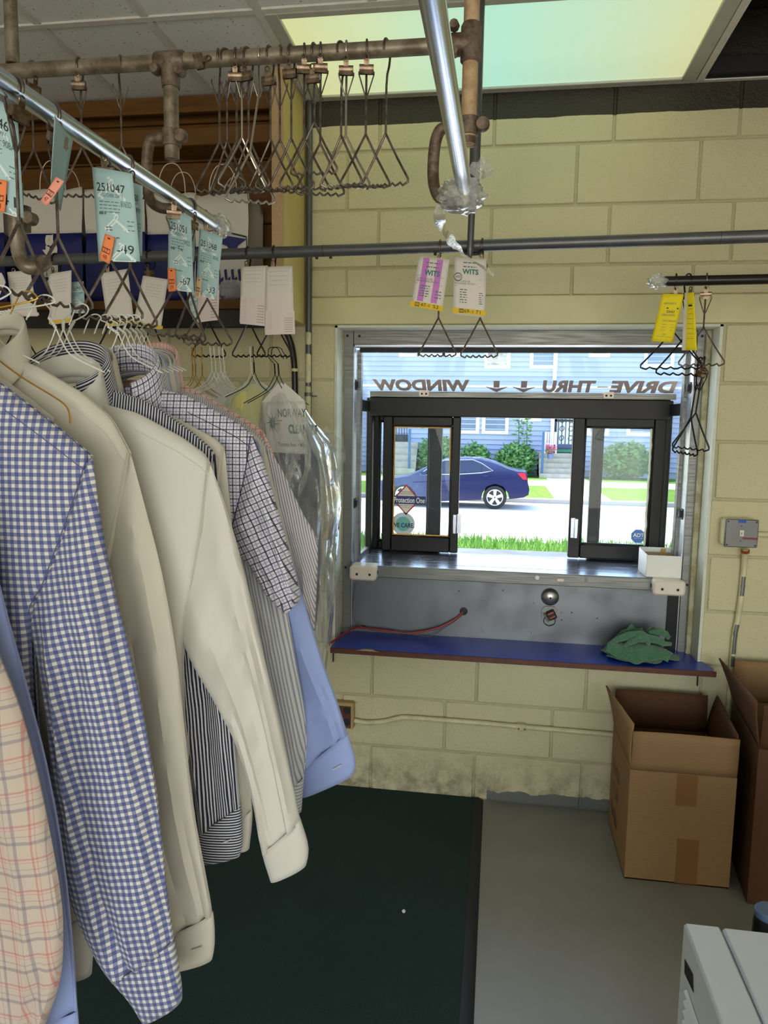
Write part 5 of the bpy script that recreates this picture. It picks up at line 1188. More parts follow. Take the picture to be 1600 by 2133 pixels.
# --- second group
Sx = [('second plain white shirt, its sleeve swinging out in front', 'c_white', 1.17, (118, 742), [(205, 838), (235, 838), (300, 868), (380, 912), (425, 945), (438, 966)], [(438, 966), (472, 1062), (508, 1190), (548, 1360), (584, 1520), (612, 1650), (622, 1700), (638, 1752), (641, 1778), (636, 1802)], [(374, 1322), (405, 1390), (452, 1470), (500, 1570), (530, 1680), (541, 1742), (552, 1790), (566, 1834)], dict(cuff=.115, seed=6, foldset=0, th=.02)),
      ('navy and white striped shirt behind the second white shirt', 'c_navystripe', 1.212, (133, 738), [(222, 805), (260, 812), (330, 850), (400, 900), (440, 935), (448, 950)], [(448, 950), (462, 1100), (472, 1300), (484, 1500), (500, 1680), (503, 1760), (498, 1782)], [(362, 1320), (368, 1450), (385, 1580), (408, 1700), (420, 1780), (424, 1797)], dict(cuff=.13, seed=7, foldset=1, buttonhole=True)),
      ('cream shirt just peeping out behind the navy striped shirt', 'c_cream', 1.25, (146, 742), [(235, 806), (290, 830), (380, 878), (450, 915), (468, 935)], [(468, 935), (482, 1100), (495, 1300), (508, 1480), (520, 1640), (524, 1700), (517, 1768)], [(392, 1320), (400, 1500), (440, 1640), (470, 1720), (486, 1768)], dict(cuff=.10, seed=8, foldset=2)),
      ('short sleeve white shirt with navy check', 'c_check', 1.30, (247, 748), [(326, 806), (365, 812), (430, 845), (500, 884), (528, 908)], [(528, 908), (556, 985), (586, 1090), (610, 1180), (623, 1238), (620, 1256)], [(470, 1140), (500, 1160), (525, 1185), (556, 1240), (592, 1270), (600, 1276)], dict(short=True, seed=9, foldset=0, th=.024)),
      ('white shirt with wide grey stripes below the check sleeve', 'c_greystripe', 1.337, (262, 752), [(338, 815), (380, 825), (450, 858), (505, 892), (530, 915)], [(530, 915), (560, 1080), (592, 1240), (620, 1400), (638, 1530), (630, 1640), (626, 1690)], [(455, 1280), (480, 1400), (520, 1530), (560, 1640), (590, 1690)], dict(cuff=.09, seed=10, foldset=2)),
      ('plain light blue shirt with broad cuff nearest the window', 'c_blue', 1.368, (273, 760), [(342, 815), (390, 830), (460, 866), (515, 898), (538, 922)], [(538, 922), (566, 1020), (604, 1150), (640, 1275), (676, 1390), (700, 1455), (724, 1530), (739, 1582), (739, 1600), (732, 1616)], [(470, 1260), (520, 1380), (560, 1480), (604, 1550), (622, 1600), (628, 1632), (632, 1660)], dict(cuff=.13, seed=11, foldset=1, buttonhole=True)),
      ('cream shirt strip, at the shoulder beside the blue shirt', 'c_cream', 1.395, (286, 758), [(352, 812), (400, 830), (470, 868), (530, 905), (550, 928)], [(550, 928), (575, 1030), (606, 1150), (636, 1270), (655, 1380), (665, 1480), (668, 1520)], [(490, 1240), (520, 1350), (560, 1450), (590, 1500), (600, 1540)], dict(seed=12)),
      ('fine grey pinstripe shirt with elbow by the plastic bag', 'c_finestripe', 1.425, (296, 752), [(360, 806), (405, 818), (480, 862), (540, 905), (558, 932)], [(558, 932), (590, 985), (628, 1065), (658, 1118), (662, 1150), (659, 1230), (654, 1330), (650, 1400)], [(500, 1240), (530, 1300), (560, 1340), (580, 1380), (590, 1410)], dict(seed=13, th=.02)),
      ('pink check shirt, last of the pressed shirts', 'c_pink', 1.46, (305, 750), [(366, 792), (392, 800), (450, 838), (510, 872), (548, 898)], [(548, 898), (575, 960), (600, 1050), (620, 1150), (632, 1250), (640, 1350)], [(505, 1200), (520, 1260), (540, 1320), (560, 1370), (575, 1390)], dict(seed=14))]
for k, (lab, mt, Y, nk_, shd, o_, i_, kw) in enumerate(Sx):
    shirt(lab, M[mt], Y, nk_, shd, o_, i_, group=GS, **kw)
    key = 'a' if k < 3 else 'b'
    s_ = (-.75, .1, .75)[k] if k < 3 else (-.6, -.2, .1, .35, .6, .85)[k - 3]
    hk = bar_pt(key, s_); n_ = P(nk_[0], 722 if k < 3 else 728, Y)
    wire_hanger('white wire hanger holding the ' + lab.split(',')[0], hk, n_, reach=.085, drop=.042, hookdir=(1, -.3, 0))
# ================================================================== BAGGED CLOTHES ON THE LOWER RAIL
def hook3(px, dz): q = on3(px); return V((q.x, q.y, q.z + dz))
gz = P(450, 728, 2.21).z - Z3
for k, px in enumerate((398, 404, 418)): wire_hanger('gold wire hanger, %s of three beside the white ones under lower rail' % ORD[k], P(px + 2, 729, 2.20 + .01 * k), P(px + 4, 800, 2.22 + .01 * k), 'gold_wire', reach=.12, drop=.05, group='gold wire hangers under the lower rail', rz=R(60), hookdir=(.3, -1, 0))
for k, px in enumerate((438, 446, 456, 464)): wire_hanger('white wire hanger, %s of four in the small plastic bag' % ORD[k], P(px, 727, 2.20 + .008 * k), P(px + 4, 792, 2.22 + .008 * k), 'white_wire', reach=.12, drop=.05, group='white wire hangers under the lower rail', rz=R(60), hookdir=(.3, -1, 0))
wire_hanger('white wire hanger of the yellow bagged clothes', P(521, 727, 2.19), P(524, 795, 2.21), 'white_wire', reach=.10, drop=.05, rz=R(50), hookdir=(.3, -1, 0))
wire_hanger('black wire hanger of the yellow bagged clothes', P(527, 727, 2.20), P(530, 795, 2.215), 'wire_black', reach=.10, drop=.05, rz=R(50), hookdir=(.3, -1, 0))
wire_hanger('black wire hanger of the bagged suit, left one', P(570, 729, 2.18), P(573, 800, 2.19), 'wire_black', reach=.10, drop=.06, rz=R(40), hookdir=(-1, -.3, 0))
wire_hanger('black wire hanger of the bagged suit, right one', P(577, 729, 2.19), P(581, 800, 2.20), 'wire_black', reach=.10, drop=.06, rz=R(40), hookdir=(-1, -.3, 0))
def bagfilm(O, I, Y, th, seed, amp=.014, n=70, around=60):
    O = resample(smoothpath(to_pts(O, Y), 5), 100); I = resample(smoothpath(to_pts(I, Y), 5), 100); mb = MB()
    def f(u, v):
        k = v * 99; i = min(98, int(k)); o, j = O[i].lerp(O[i + 1], k - i), I[i].lerp(I[i + 1], k - i); c = (o + j) / 2; ac = o - j; hw = ac.length / 2
        a = 2 * math.pi * u; ca, sa = math.cos(a), math.sin(a); g = min(1, v * 4)
        rid = abs(noise.noise(V((a * 2.4 + seed, v * 2.2 + 2 * ca, seed)))) * 2 - .5 + .6 * (abs(noise.noise(V((a * 6 + seed, v * 6, seed + 4)))) - .25)
        return c + ac.normalized() * ca * (hw + amp * rid * g * .8) + V((0, (th * g + amp * rid * 1.6 * g) * sa, amp * .5 * rid * g * noise.noise(V((a, v * 8, seed)))))
    mb.grid(f, around, n, closeu=True); return mb
# suit with its printed paper cover, in the big bag
su = thing('bagged_suit', 'dark suit under a printed paper cover inside clear plastic nearest the window', 'suit', P(630, 1400, 2.22))
mb = MB(); loft(mb, to_pts([(590, 800), (640, 880), (662, 950), (668, 1050), (668, 1210), (655, 1330)], 2.26), to_pts([(578, 800), (552, 870), (560, 950), (575, 1050), (585, 1210), (590, 1330)], 2.26), 40, .04, FOLDS[1], 4, 0, 1); obj('jacket', mb, M['c_dark'], su)
f = sheet(*quad([(574, 808), (604, 806), (645, 948), (560, 942)], 2.165), bulge=.012)
f = sheet(P(545, 838, 2.20), P(636, 836, 2.20), P(641, 946, 2.19), P(560, 942, 2.19), bulge=.008)
cv = obj('paper_cover', MB().grid(lambda u, v: f(u, v), 10, 10), M['white_paper'], su, solid=.0008)
obj('cover_peak', MB().grid(lambda u, v: f(.5 + (u - .5) * (1 - v * .85), 1 + v * .36), 8, 4), M['white_paper'], cv)
mb = MB(); g_ = lambda u, v: f(u, v, .0015)
text_on(mb, 'NORWAY', g_, .36, .70, 1.0, .86, .01); text_on(mb, 'CLEANERS', g_, .58, .38, 1.25, .56, .035); rect_on(mb, g_, .34, .625, 1.0, .64)
text_on(mb, 'Thomas Ave. \u2022 Milw', g_, .28, .13, 1.0, .21, .01)
cx_, cy_ = .20, .58
for k in range(16):
    a = k * math.pi / 8; r_ = (.30, .19)[k % 2]; w_ = .05
    mb.add([g_(cx_ + .62 * r_ * math.sin(a), cy_ + r_ * math.cos(a)), g_(cx_ + w_ * .62 * math.cos(a), cy_ - w_ * math.sin(a)), g_(cx_, cy_)], [(0, 1, 2)])
obj('print', mb, M['ink_green'], cv, smooth=False)
obj('film', bagfilm([(584, 796), (622, 832), (655, 880), (688, 925), (702, 985), (711, 1055), (702, 1120), (694, 1200), (690, 1310), (680, 1400)], [(572, 796), (556, 815), (545, 850), (545, 930), (560, 1000), (575, 1100), (590, 1200), (600, 1310), (605, 1400)], 2.22, .095, 2.1, amp=.019), M['plastic'], su)
mb = MB(); ribbon(mb, [P(640, 870, 2.13), P(660, 930, 2.12), P(690, 990, 2.13), P(700, 1060, 2.13), P(688, 1150, 2.13), P(690, 1260, 2.13)], .035, 50, 2.0, 4); obj('film_fold', mb, M['plastic'], su)
mb = MB(); ribbon(mb, [P(590, 812, 2.115), P(612, 870, 2.105), P(640, 930, 2.10), P(636, 990, 2.10), P(612, 1060, 2.105), P(620, 1120, 2.105)], .030, 50, 1.6, 9); obj('film_fold', mb, M['plastic'], su)
mb = MB(); ribbon(mb, [P(622, 940, 2.11), P(604, 985, 2.11), P(596, 1010, 2.11)], .022, 30, .6, 12); obj('film_fold', mb, M['plastic'], su)
mb = MB(); ribbon(mb, [P(668, 900, 2.12), P(706, 940, 2.13), P(700, 985, 2.12), P(688, 1010, 2.12)], .05, 30, 1.2, 15); obj('film_fold', mb, M['plastic'], su)
by_ = thing('bagged_shirt', 'pale yellow garment in clear plastic left of the bagged suit', 'garment', P(525, 1300, 2.25))
mb = MB(); loft(mb, to_pts([(532, 800), (560, 822), (590, 850), (600, 950), (604, 1200)], 2.28), to_pts([(524, 800), (498, 815), (478, 840), (470, 950), (466, 1200)], 2.28), 24, .04, FOLDS[0], 7); obj('garment', mb, M['c_yellow'], by_)
obj('film', bagfilm([(538, 792), (558, 806), (585, 832), (608, 880), (612, 1000), (612, 1250)], [(516, 792), (495, 806), (470, 836), (456, 900), (452, 1000), (450, 1250)], 2.27, .06, 7.7), M['plastic'], by_)
b3 = thing('bagged_garment', 'clear plastic gathered over several white wire hangers left of yellow garment', 'garment', P(450, 1250, 2.30))
mb = MB(); loft(mb, to_pts([(456, 800), (480, 830), (500, 880), (504, 1200)], 2.33), to_pts([(444, 800), (420, 830), (404, 880), (400, 1200)], 2.33), 20, .04, FOLDS[2], 9); obj('garment', mb, M['c_white'], b3)
obj('film', bagfilm([(470, 778), (482, 800), (500, 840), (512, 920), (514, 1200)], [(436, 780), (425, 800), (408, 840), (396, 920), (394, 1200)], 2.31, .055, 12.2), M['plastic'], b3)
mb = MB(); ribbon(mb, [P(465, 790, 2.24), P(474, 782, 2.235), P(482, 786, 2.235)], .018, 14, 1.0, 2); obj('film_knot', mb, M['plastic'], b3)
# ================================================================== SMALL THINGS ROUND THE WINDOW
def rbox(mb, a, b, r, n=5, ax='y'):
    "box with rounded vertical-plane corners, extruded along y"
    x0, x1, z0, z1 = a[0], b[0], a[2], b[2]; pts = []
    for cx_, cz_, s in ((x1 - r, z1 - r, 0), (x0 + r, z1 - r, 90), (x0 + r, z0 + r, 180), (x1 - r, z0 + r, 270)):
        for k in range(n + 1): t_ = R(s + 90 * k / n); pts.append(V((cx_ + r * math.cos(t_), a[1], cz_ + r * math.sin(t_))))
    e = .006; ins = [V((p.x + (-(p.x - (x0 + x1) / 2)) * e / ((x1 - x0) / 2), a[1] - .0, p.z + (-(p.z - (z0 + z1) / 2)) * e / ((z1 - z0) / 2))) for p in pts]
    o = len(mb.v); N = len(pts); dy = b[1] - a[1]
    mb.v += ins + [p + V((0, e, 0)) for p in pts] + [p + V((0, dy, 0)) for p in pts]
    mb.f.append(tuple(o + i for i in range(N))); mb.f.append(tuple(o + 2 * N + i for i in reversed(range(N))))
    for L_ in (0, 1):
        for i in range(N): j = (i + 1) % N; mb.f.append((o + L_ * N + i, o + (L_ + 1) * N + i, o + (L_ + 1) * N + j, o + L_ * N + j))
    return mb
def bumper(label, pa, pb, y0, y1, side):
    t = thing('sensor_box', label, 'sensor', ((pa.x + pb.x) / 2, y0, pb.z))
    obj('body', rbox(MB(), (pa.x, y0, pb.z), (pb.x, y1, pa.z), .013), M['cream_plastic'], t)
    w_ = pb.x - pa.x; zc = (pa.z + pb.z) / 2
    for k in (.28, .76): obj('screw', MB().lathe([(.0052, 0), (.005, .0012)], (pa.x + w_ * k, y0, zc - .004), (0, -1, 0), 12), M['black_rubber'], t)
    xs_ = pb.x if side > 0 else pa.x
    obj('eye', MB().lathe([(.0085, 0), (.008, .0012)], (xs_, (y0 + y1) / 2, zc), (side, 0, 0), 14), M['black_rubber'], t)
bumper('cream plastic sensor box on the left corner of the steel counter', P(728, 1178, 2.80), P(783, 1211, 2.80), 2.80, YA - .001, 1)
bumper('cream plastic sensor box on the right corner of the steel counter', P(1362, 1209, 2.80), P(1428, 1243, 2.80), 2.80, YA - .001, -1)
# open white carton on the counter
c0 = PZ(1347, 1203, .895); wx, wy, wz = .125, .155, .085
xa, ya = c0.x + .002, 2.862; xb_, yb_ = xa + .122, ya + .17
wb = thing('white_carton', 'small open white carton standing on the steel counter by the right sash', 'carton', ((xa + xb_) / 2, (ya + yb_) / 2, .895))
z0, z1 = .8955, .978
def wallq(pts, thick): return MB().prism(pts, thick)
obj('front', MB().box((xa, ya, z0), (xb_, ya + .002, z1)), M['white_card'], wb)
obj('back', MB().box((xa, yb_, z0), (xb_, yb_ + .002, z1 + .004)), M['white_card'], wb)
obj('side', MB().grid(lambda u, v: (xa - .006 * math.sin(u * math.pi), ya + (yb_ - ya) * u, z0 + (z1 - z0 + .006 * math.sin(u * math.pi)) * v), 10, 2), M['white_card'], wb, solid=.002)
obj('side', MB().grid(lambda u, v: (xb_ + .010 * math.sin(u * math.pi), ya + (yb_ - ya) * u, z0 + (z1 - z0 + .006 * math.sin(u * math.pi)) * v), 10, 2), M['white_card'], wb, solid=.002)
obj('lining', MB().box((xa + .003, ya + .003, z0 + .001), (xb_ - .003, yb_ - .003, z0 + .003)).box((xa + .003, yb_ - .004, z0), (xb_ - .003, yb_ - .002, z1 - .014)), M['card_inside'], wb)
obj('tape', MB().grid(lambda u, v: (xa + .078 + .018 * u + .004 * v, yb_ - .007 + .004 * math.sin(u * 3), z1 - .034 + .036 * v), 5, 5), M['gold_tape'], wb)
# green towel heaped on the ledge
tc = P(1331, 1372, 2.76); tw_ = thing('towel', 'crumpled green terry towel heaped on the blue ledge', 'towel', (tc.x, 2.775, lz))
def tf(u, v):
    a = 2 * math.pi * u; lob = 1 + .10 * math.sin(3 * a + .6) + .09 * math.sin(5 * a + 2) + .10 * noise.noise(V((math.cos(a) * 2.5, math.sin(a) * 2.5, 1)))
    x, y = .132 * v * lob * math.cos(a), .078 * v * lob * math.sin(a)
    h = .098 * math.exp(-((x + .012) / .080) ** 2 - ((y - .024) / .060) ** 2) + .034 * math.exp(-((x - .060) / .036) ** 2 - ((y - .01) / .04) ** 2)
    q = V((x * 15, y * 18, 6.1)); rid = 1 - abs(noise.noise(q)) * 3.2; rid2 = 1 - abs(noise.noise(q * 2.1 + V((3, 1, 0)))) * 3.2
    h = h * (1 - .16 * max(0, -rid)) + (.020 * max(-.5, rid) + .011 * max(-.5, rid2)) * (1 - v ** 3)
    return V((tc.x + x, 2.775 + y, lz + .005 + max(0, h) * (1 - v ** 6) + .004 * (1 + math.sin(7 * a)) * v ** 8))
obj('cloth', MB().grid(tf, 90, 48, closeu=True), M['towel'], tw_, angle=80, solid=.004)
mb = MB()                                                    # folded corner flap in front
fl = [P(1268, 1342, 2.735), P(1310, 1338, 2.725), P(1352, 1342, 2.72), P(1384, 1352, 2.70), P(1402, 1364, 2.69)]
fb = [P(1262, 1356, 2.705), P(1296, 1372, 2.685), P(1335, 1381, 2.672), P(1368, 1372, 2.68), P(1392, 1378, 2.672)]
fa, fb2 = resample(smoothpath(fl, 6), 40), resample(smoothpath(fb, 6), 40)
def ff(u, v):
    i = min(38, int(u * 39)); k = u * 39 - i; p = fa[i].lerp(fa[i + 1], k).lerp(fb2[i].lerp(fb2[i + 1], k), v)
    return p + V((0, -.010 * math.sin(v * math.pi) - .006 * math.sin(u * 17) * v, .010 * math.sin(v * math.pi) * (1 + .8 * math.sin(u * 13 + 1)) + .003 * math.sin(u * 23) * v))
obj('flap', mb.grid(ff, 40, 12), M['towel'], tw_, angle=80, solid=.006)
obj('hem', MB().tube([ff(k / 39, 1.0) + V((0, -.002, .002)) for k in range(40)], .0035, 6), M['towel'], tw_)
def roll(pts, r0):
    q_ = resample(smoothpath(pts, 8), 40); rr_ = [r0 * (.45 + .55 * math.sin(math.pi * (k + .5) / 40)) * (1 + .18 * noise.noise(V((k * .3, r0 * 99, 0)))) for k in range(40)]
    obj('fold', MB().tube([p + V((0, .004 * noise.noise(V((k * .25, 2, 0))), .005 * noise.noise(V((k * .22, 7, 0))))) for k, p in enumerate(q_)], rr_, 12), M['towel'], tw_, angle=80)
roll([P(1266, 1344, 2.725), P(1292, 1330, 2.72), P(1325, 1322, 2.718), P(1355, 1330, 2.715), P(1380, 1338, 2.715), P(1398, 1344, 2.72)], .016)
roll([P(1300, 1346, 2.705), P(1322, 1334, 2.70), P(1345, 1332, 2.70), P(1352, 1346, 2.70)], .012)
roll([P(1352, 1318, 2.745), P(1378, 1316, 2.74), P(1396, 1330, 2.735)], .013)
# cables from the hole in the panel
cbp = smoothpath([P(964, 1275, 2.90), P(945, 1292, 2.885), P(905, 1310, 2.875), P(850, 1319, 2.87), P(800, 1313, 2.87), P(752, 1308, 2.875), P(738, 1308, 2.87), P(705, 1328, 2.75), P(690, 1338, 2.70)], 8)
tag(obj('red_cable', MB().tube(cbp, .0042, 8), M['red_wire']), 'red cable sagging from the panel hole along the blue ledge', 'cable')
cbp = smoothpath([P(967, 1277, 2.898), P(950, 1292, 2.885), P(925, 1308, 2.875), P(895, 1325, 2.87), P(850, 1320, 2.865), P(790, 1316, 2.865), P(752, 1305, 2.87), P(736, 1285, 2.88), P(737, 1245, 2.895), P(740, 1215, 2.90)], 8)
tag(obj('grey_cable', MB().tube(cbp, .0018, 6), M['grey_wire']), 'thin grey cable looping beside the red cable', 'cable')
tag(obj('cable_clip', MB().box(P(752, 1302, 2.903), P(761, 1308, 2.89), .002), M['wood_edge']), 'tiny brown cable clip at the left end of the panel', 'clip')
# conduit, outlet box and switch
cy = D - .018
q = [P(737, 1501, cy), P(765, 1505, cy), P(800, 1503, cy), P(830, 1496, cy), P(856, 1495, cy), P(1000, 1506, cy), P(1100, 1515, cy), P(1262, 1529, cy), P(1420, 1543, cy), P(1524, 1552, cy)]
cd = thing('low_conduit', 'cream painted conduit running along the wall below the ledge', 'conduit', q[5])
obj('pipe', MB().tube(smoothpath(q, 6), .0098, 12), M['conduit'], cd)
p = P(1086, 1514, cy); obj('strap', MB().box((p.x - .018, cy - .013, p.z - .012), (p.x + .018, D - .004, p.z + .013), .003), M['conduit'], cd)
for dx in (-.010, .012): obj('strap_screw', MB().lathe([(.004, 0), (.003, .002)], (p.x + dx, cy - .013, p.z - .004), (0, -1, 0), 8), M['conduit_bare'], cd)
pa, pb = P(697, 1463, D - .04), P(736, 1520, D - .04)
ob = thing('outlet_box', 'brown electrical outlet box partly hidden behind the blue cuff', 'outlet', ((pa.x + pb.x) / 2, D - .02, pb.z))
obj('box', MB().box((pa.x - .03, D - .040, pb.z), (pb.x, D - .004, pa.z), .004), M['outlet'], ob)
obj('plate', MB().box((pa.x - .024, D - .0425, pb.z + .006), (pb.x - .010, D - .0402, pa.z - .012), .001), M['wood_edge'], ob)
for z_ in (.28, .72):
    zc_ = pb.z + (pa.z - pb.z) * z_; obj('socket', MB().lathe([(.014, 0), (.013, .002)], (pb.x - .026, D - .0426, zc_), (0, -1, 0), 14), M['black_rubber'], ob)
sa, sb = P(1513, 1081, D - .075), P(1578, 1142, D - .075)
sw = thing('switch_box', 'grey surface switch box with blue and red tape on the right wall', 'switch', ((sa.x + sb.x) / 2, D - .05, sb.z))
obj('back_box', MB().box((sa.x - .002, D - .066, sb.z + .002), (sb.x - .003, D - .004, sa.z - .002), .006), M['conduit'], sw)
obj('cover', MB().box((sa.x, D - .074, sb.z), (sb.x, D - .066, sa.z), .003), M['box_grey'], sw)
xm, zm = (sa.x + sb.x) / 2, (sa.z + sb.z) / 2
obj('toggle_plate', MB().box((xm - .007, D - .0765, zm - .010), (xm + .007, D - .074, zm + .012), .001), M['cream_plastic'], sw)
obj('toggle', MB().box((xm - .003, D - .086, zm - .004), (xm + .004, D - .0765, zm + .004), .001), M['cream_plastic'], sw)
obj('blue_tape', MB().box((xm - .014, D - .0748, sa.z - .012), (xm + .012, D - .0735, sa.z - .001)), M['blue_tape'], sw)
obj('red_tape', MB().box((xm + .004, D - .0748, zm - .020), (sb.x - .001, D - .0735, zm - .013)), M['red_tape'], sw)
for dx, dz in ((sa.x + .008, sa.z - .008), (sb.x - .008, sa.z - .008), (sa.x + .008, sb.z + .008), (sb.x - .008, sb.z + .008)): obj('cover_screw', MB().lathe([(.0032, 0), (.003, .001)], (dx, D - .074, dz), (0, -1, 0), 8), M['black_rubber'], sw)
for dz in (.026, -.026): obj('plate_screw', MB().lathe([(.003, 0), (.002, .0015)], (xm - .001, D - .074, zm + dz), (0, -1, 0), 8), M['alu'], sw)
q = [P(1553, 1144, cy - .02), P(1550, 1180, cy), P(1545, 1235, cy), P(1537, 1290, cy), P(1530, 1330, cy), P(1521, 1440, cy), P(1512, 1560, cy), P(1505, 1640, cy)]
vc = thing('down_conduit', 'cream conduit with chipped paint dropping from the switch box', 'conduit', q[-1])
sp_ = smoothpath(q, 8); obj('pipe', MB().tube(sp_, .0105, 12), M['conduit'], vc)
obj('locknut', MB().tube([P(1553, 1146, cy - .02), P(1553, 1151, cy - .018)], .0145, 8), M['copper'], vc)
for y0_, y1_ in ((1200, 1240), (1300, 1362), (1366, 1388)):
    def pf(u, v):
        y = y0_ + (y1_ - y0_) * v; cpt = min(sp_, key=lambda s_: abs((800 + FPX * (s_ - V((0, 0, CZ))).dot(RIGHT) / (s_ - V((0, 0, CZ))).dot(FWD), 1066.5 - FPX * (s_ - V((0, 0, CZ))).dot(UP) / (s_ - V((0, 0, CZ))).dot(FWD))[1] - y))
        a = R(250 + 75 * (u - .3) + 14 * noise.noise(V((v * 5, u, y0_)))); return V((cpt.x + .0109 * math.cos(a), cpt.y + .0109 * math.sin(a), P(1540, y, cy).z))
    obj('bare_patch', MB().grid(pf, 4, 12), M['conduit_bare'], vc)
tag(obj('side_conduit', MB().tube([P(1578, 1113, cy), P(1700, 1118, cy)], .0095, 12), M['conduit']), 'short horizontal conduit leaving the switch box to the right', 'conduit')
# ================================================================== CARDBOARD BOXES AND CABINET IN THE FOREGROUND
def carton(label, x0, x1, y0, y1, h, flaps, mat, inmat, tapes=(), rz=0, skew=0):
    c = V(((x0 + x1) / 2, (y0 + y1) / 2, 0)); t = thing('cardboard_box', label, 'box', c, (0, 0, rz)); w_, d_ = (x1 - x0) / 2, (y1 - y0) / 2; th = .005
    obj('bottom', MB().box((-w_, -d_, .001), (w_, d_, .006)), mat, t, local=True)
    obj('front_wall', MB().box((-w_, -d_, .001), (w_, -d_ + th, h), .001), mat, t, local=True)
    obj('back_wall', MB().box((-w_, d_ - th, .001), (w_, d_, h), .001), inmat, t, local=True)
    obj('side_wall', MB().box((-w_, -d_ + th, .001), (-w_ + th, d_ - th, h), .001), mat, t, local=True)
    obj('side_wall', MB().box((w_ - th, -d_ + th, .001), (w_, d_ - th, h), .001), mat, t, local=True)
    for nm, k, ln, ang, m_ in flaps:
        n_ = 8
        if k in 'fb':
            s = -1 if k == 'f' else 1
            fn = lambda u, v: V((-w_ + .002 + (2 * w_ - .004) * u, s * (d_ - .003) + s * ln * v * math.sin(ang * (1 + .0 * v)), h + .001 + ln * v * math.cos(ang) + .002 * math.sin(u * 4) * v))
        else:
            s = -1 if k == 'l' else 1
            fn = lambda u, v: V((s * (w_ - .003) + s * ln * v * math.sin(ang + .25 * (u - .5) * v), -d_ + .003 + (2 * d_ - .006) * u, h + .001 + ln * v * math.cos(ang)))
        obj('flap', MB().grid(fn, 8, 5), m_, t, local=True, solid=.005)
    for a, b in tapes: obj('tape', MB().box((a[0], -d_ - .0006, a[1]), (b[0], -d_ + .001, b[1])), M['card_tape'], t, local=True)
    return t
bx0, bx1, by0, by1 = .449, .771, 2.347, 2.70
bh = P(1420, 1612, by0).z
t = carton('open brown cardboard box standing under the right end of the ledge', bx0, bx1, by0, by1, bh, [('f', 'f', .128, R(3), M['card']), ('b', 'b', .135, R(4), M['card_shaded']), ('l', 'l', .15, R(7), M['card']), ('r', 'r', .14, R(5), M['card_shaded'])], M['card'], M['card_shaded'],
       [((-.018, bh - .105), (.045, bh - .002)), ((-.005, .004), (.062, .155))])
mb = MB(); fs_ = lambda u, v: V((-.161 - .0006, .17 - .33 * u, .02 + (bh - .04) * v))
for k, s_ in enumerate(('GLASS', 'CUP', 'FRAGILE')): text_on(mb, s_, fs_, .10 + .0 * k, .62 - .24 * k, .52, .76 - .24 * k)
obj('print', mb, M['wood_edge'], t, local=True, smooth=False)
rx0 = P(1555, 1650, 2.36).x
t = carton('brown cardboard box with shade in its colour, cut by the right edge of the picture', rx0 + .02, rx0 + .42, 2.26, 2.68, .50, [('f', 'f', .14, R(8), M['card_shaded']), ('b', 'b', .14, R(4), M['card']), ('l', 'l', .15, R(14), M['card_shaded']), ('r', 'r', .15, R(20), M['card_shaded'])], M['card_shaded'], M['card'], rz=R(-6))
mb = MB(); fs_ = lambda u, v: V((-.2006, .20 - .38 * u, .04 + .42 * v))
for k, s_ in enumerate(('COPPER BOT', '4 PCS', 'FRAGILE')): text_on(mb, s_, fs_, .12, .72 - .22 * k, .9, .84 - .22 * k)
obj('print', mb, M['ink'], t, local=True, smooth=False)
# white steel cabinet at lower right
zt_ = .62; ca = PZ(1424, 1920, zt_); cb_ = PZ(1501, 1928, zt_)
ap = thing('white_cabinet', 'white metal machine cabinet with side louvres at the lower right corner', 'cabinet', (ca.x + .2, ca.y - .3, 0))
x0, x1, xm_, y1, y0 = ca.x, ca.x + .60, cb_.x, ca.y, ca.y - .62
obj('left_housing', MB().box((x0, y0, .02), (xm_ - .001, y1, zt_), .004), M['white_metal'], ap)
obj('right_housing', MB().box((xm_ + .002, y0, .02), (x1, y1, zt_ - .001), .004), M['white_metal'], ap)
obj('plinth', MB().box((x0 + .02, y0 + .02, 0), (x1 - .02, y1 - .02, .02)), M['black_rubber'], ap)
for k in range(10):
    z_ = zt_ - .085 - .018 * k; obj('louvre', MB().prism([(x0 - .001, y1 - .05, z_), (x0 - .006, y1 - .05, z_ - .004), (x0 - .001, y1 - .05, z_ - .012)], (0, -.50, 0)), M['white_metal'], ap)
    obj('louvre_gap', MB().box((x0 - .0008, y1 - .55, z_ - .018), (x0 + .001, y1 - .05, z_ - .012)), M['black_rubber'], ap)
obj('side_grip', MB().prism([(x0 - .0012, y1 - .025, zt_ - .05), (x0 - .0012, y1 - .075, zt_ - .038), (x0 - .0012, y1 - .085, zt_ - .062), (x0 - .0012, y1 - .03, zt_ - .072)], (.003, 0, 0)), M['black_rubber'], ap)
kp = PZ(1597, 1940, zt_ - .01)
kn = thing('round_canister', 'dark blue round canister standing behind the white cabinet', 'canister', (kp.x + .018, kp.y + .03, 0))
obj('shell', MB().lathe([(.024, 0), (.026, .01), (.026, zt_ - .02), (.024, zt_ - .008)], (kp.x + .018, kp.y + .04, 0), (0, 0, 1), 20), M['black_pipe'], kn)
obj('lid', MB().lathe([(.0245, 0), (.0245, .010), (.022, .013)], (kp.x + .018, kp.y + .04, zt_ - .008), (0, 0, 1), 20), simple('steel_blue_lid', srgb(90, 110, 140), .35, .4), kn)
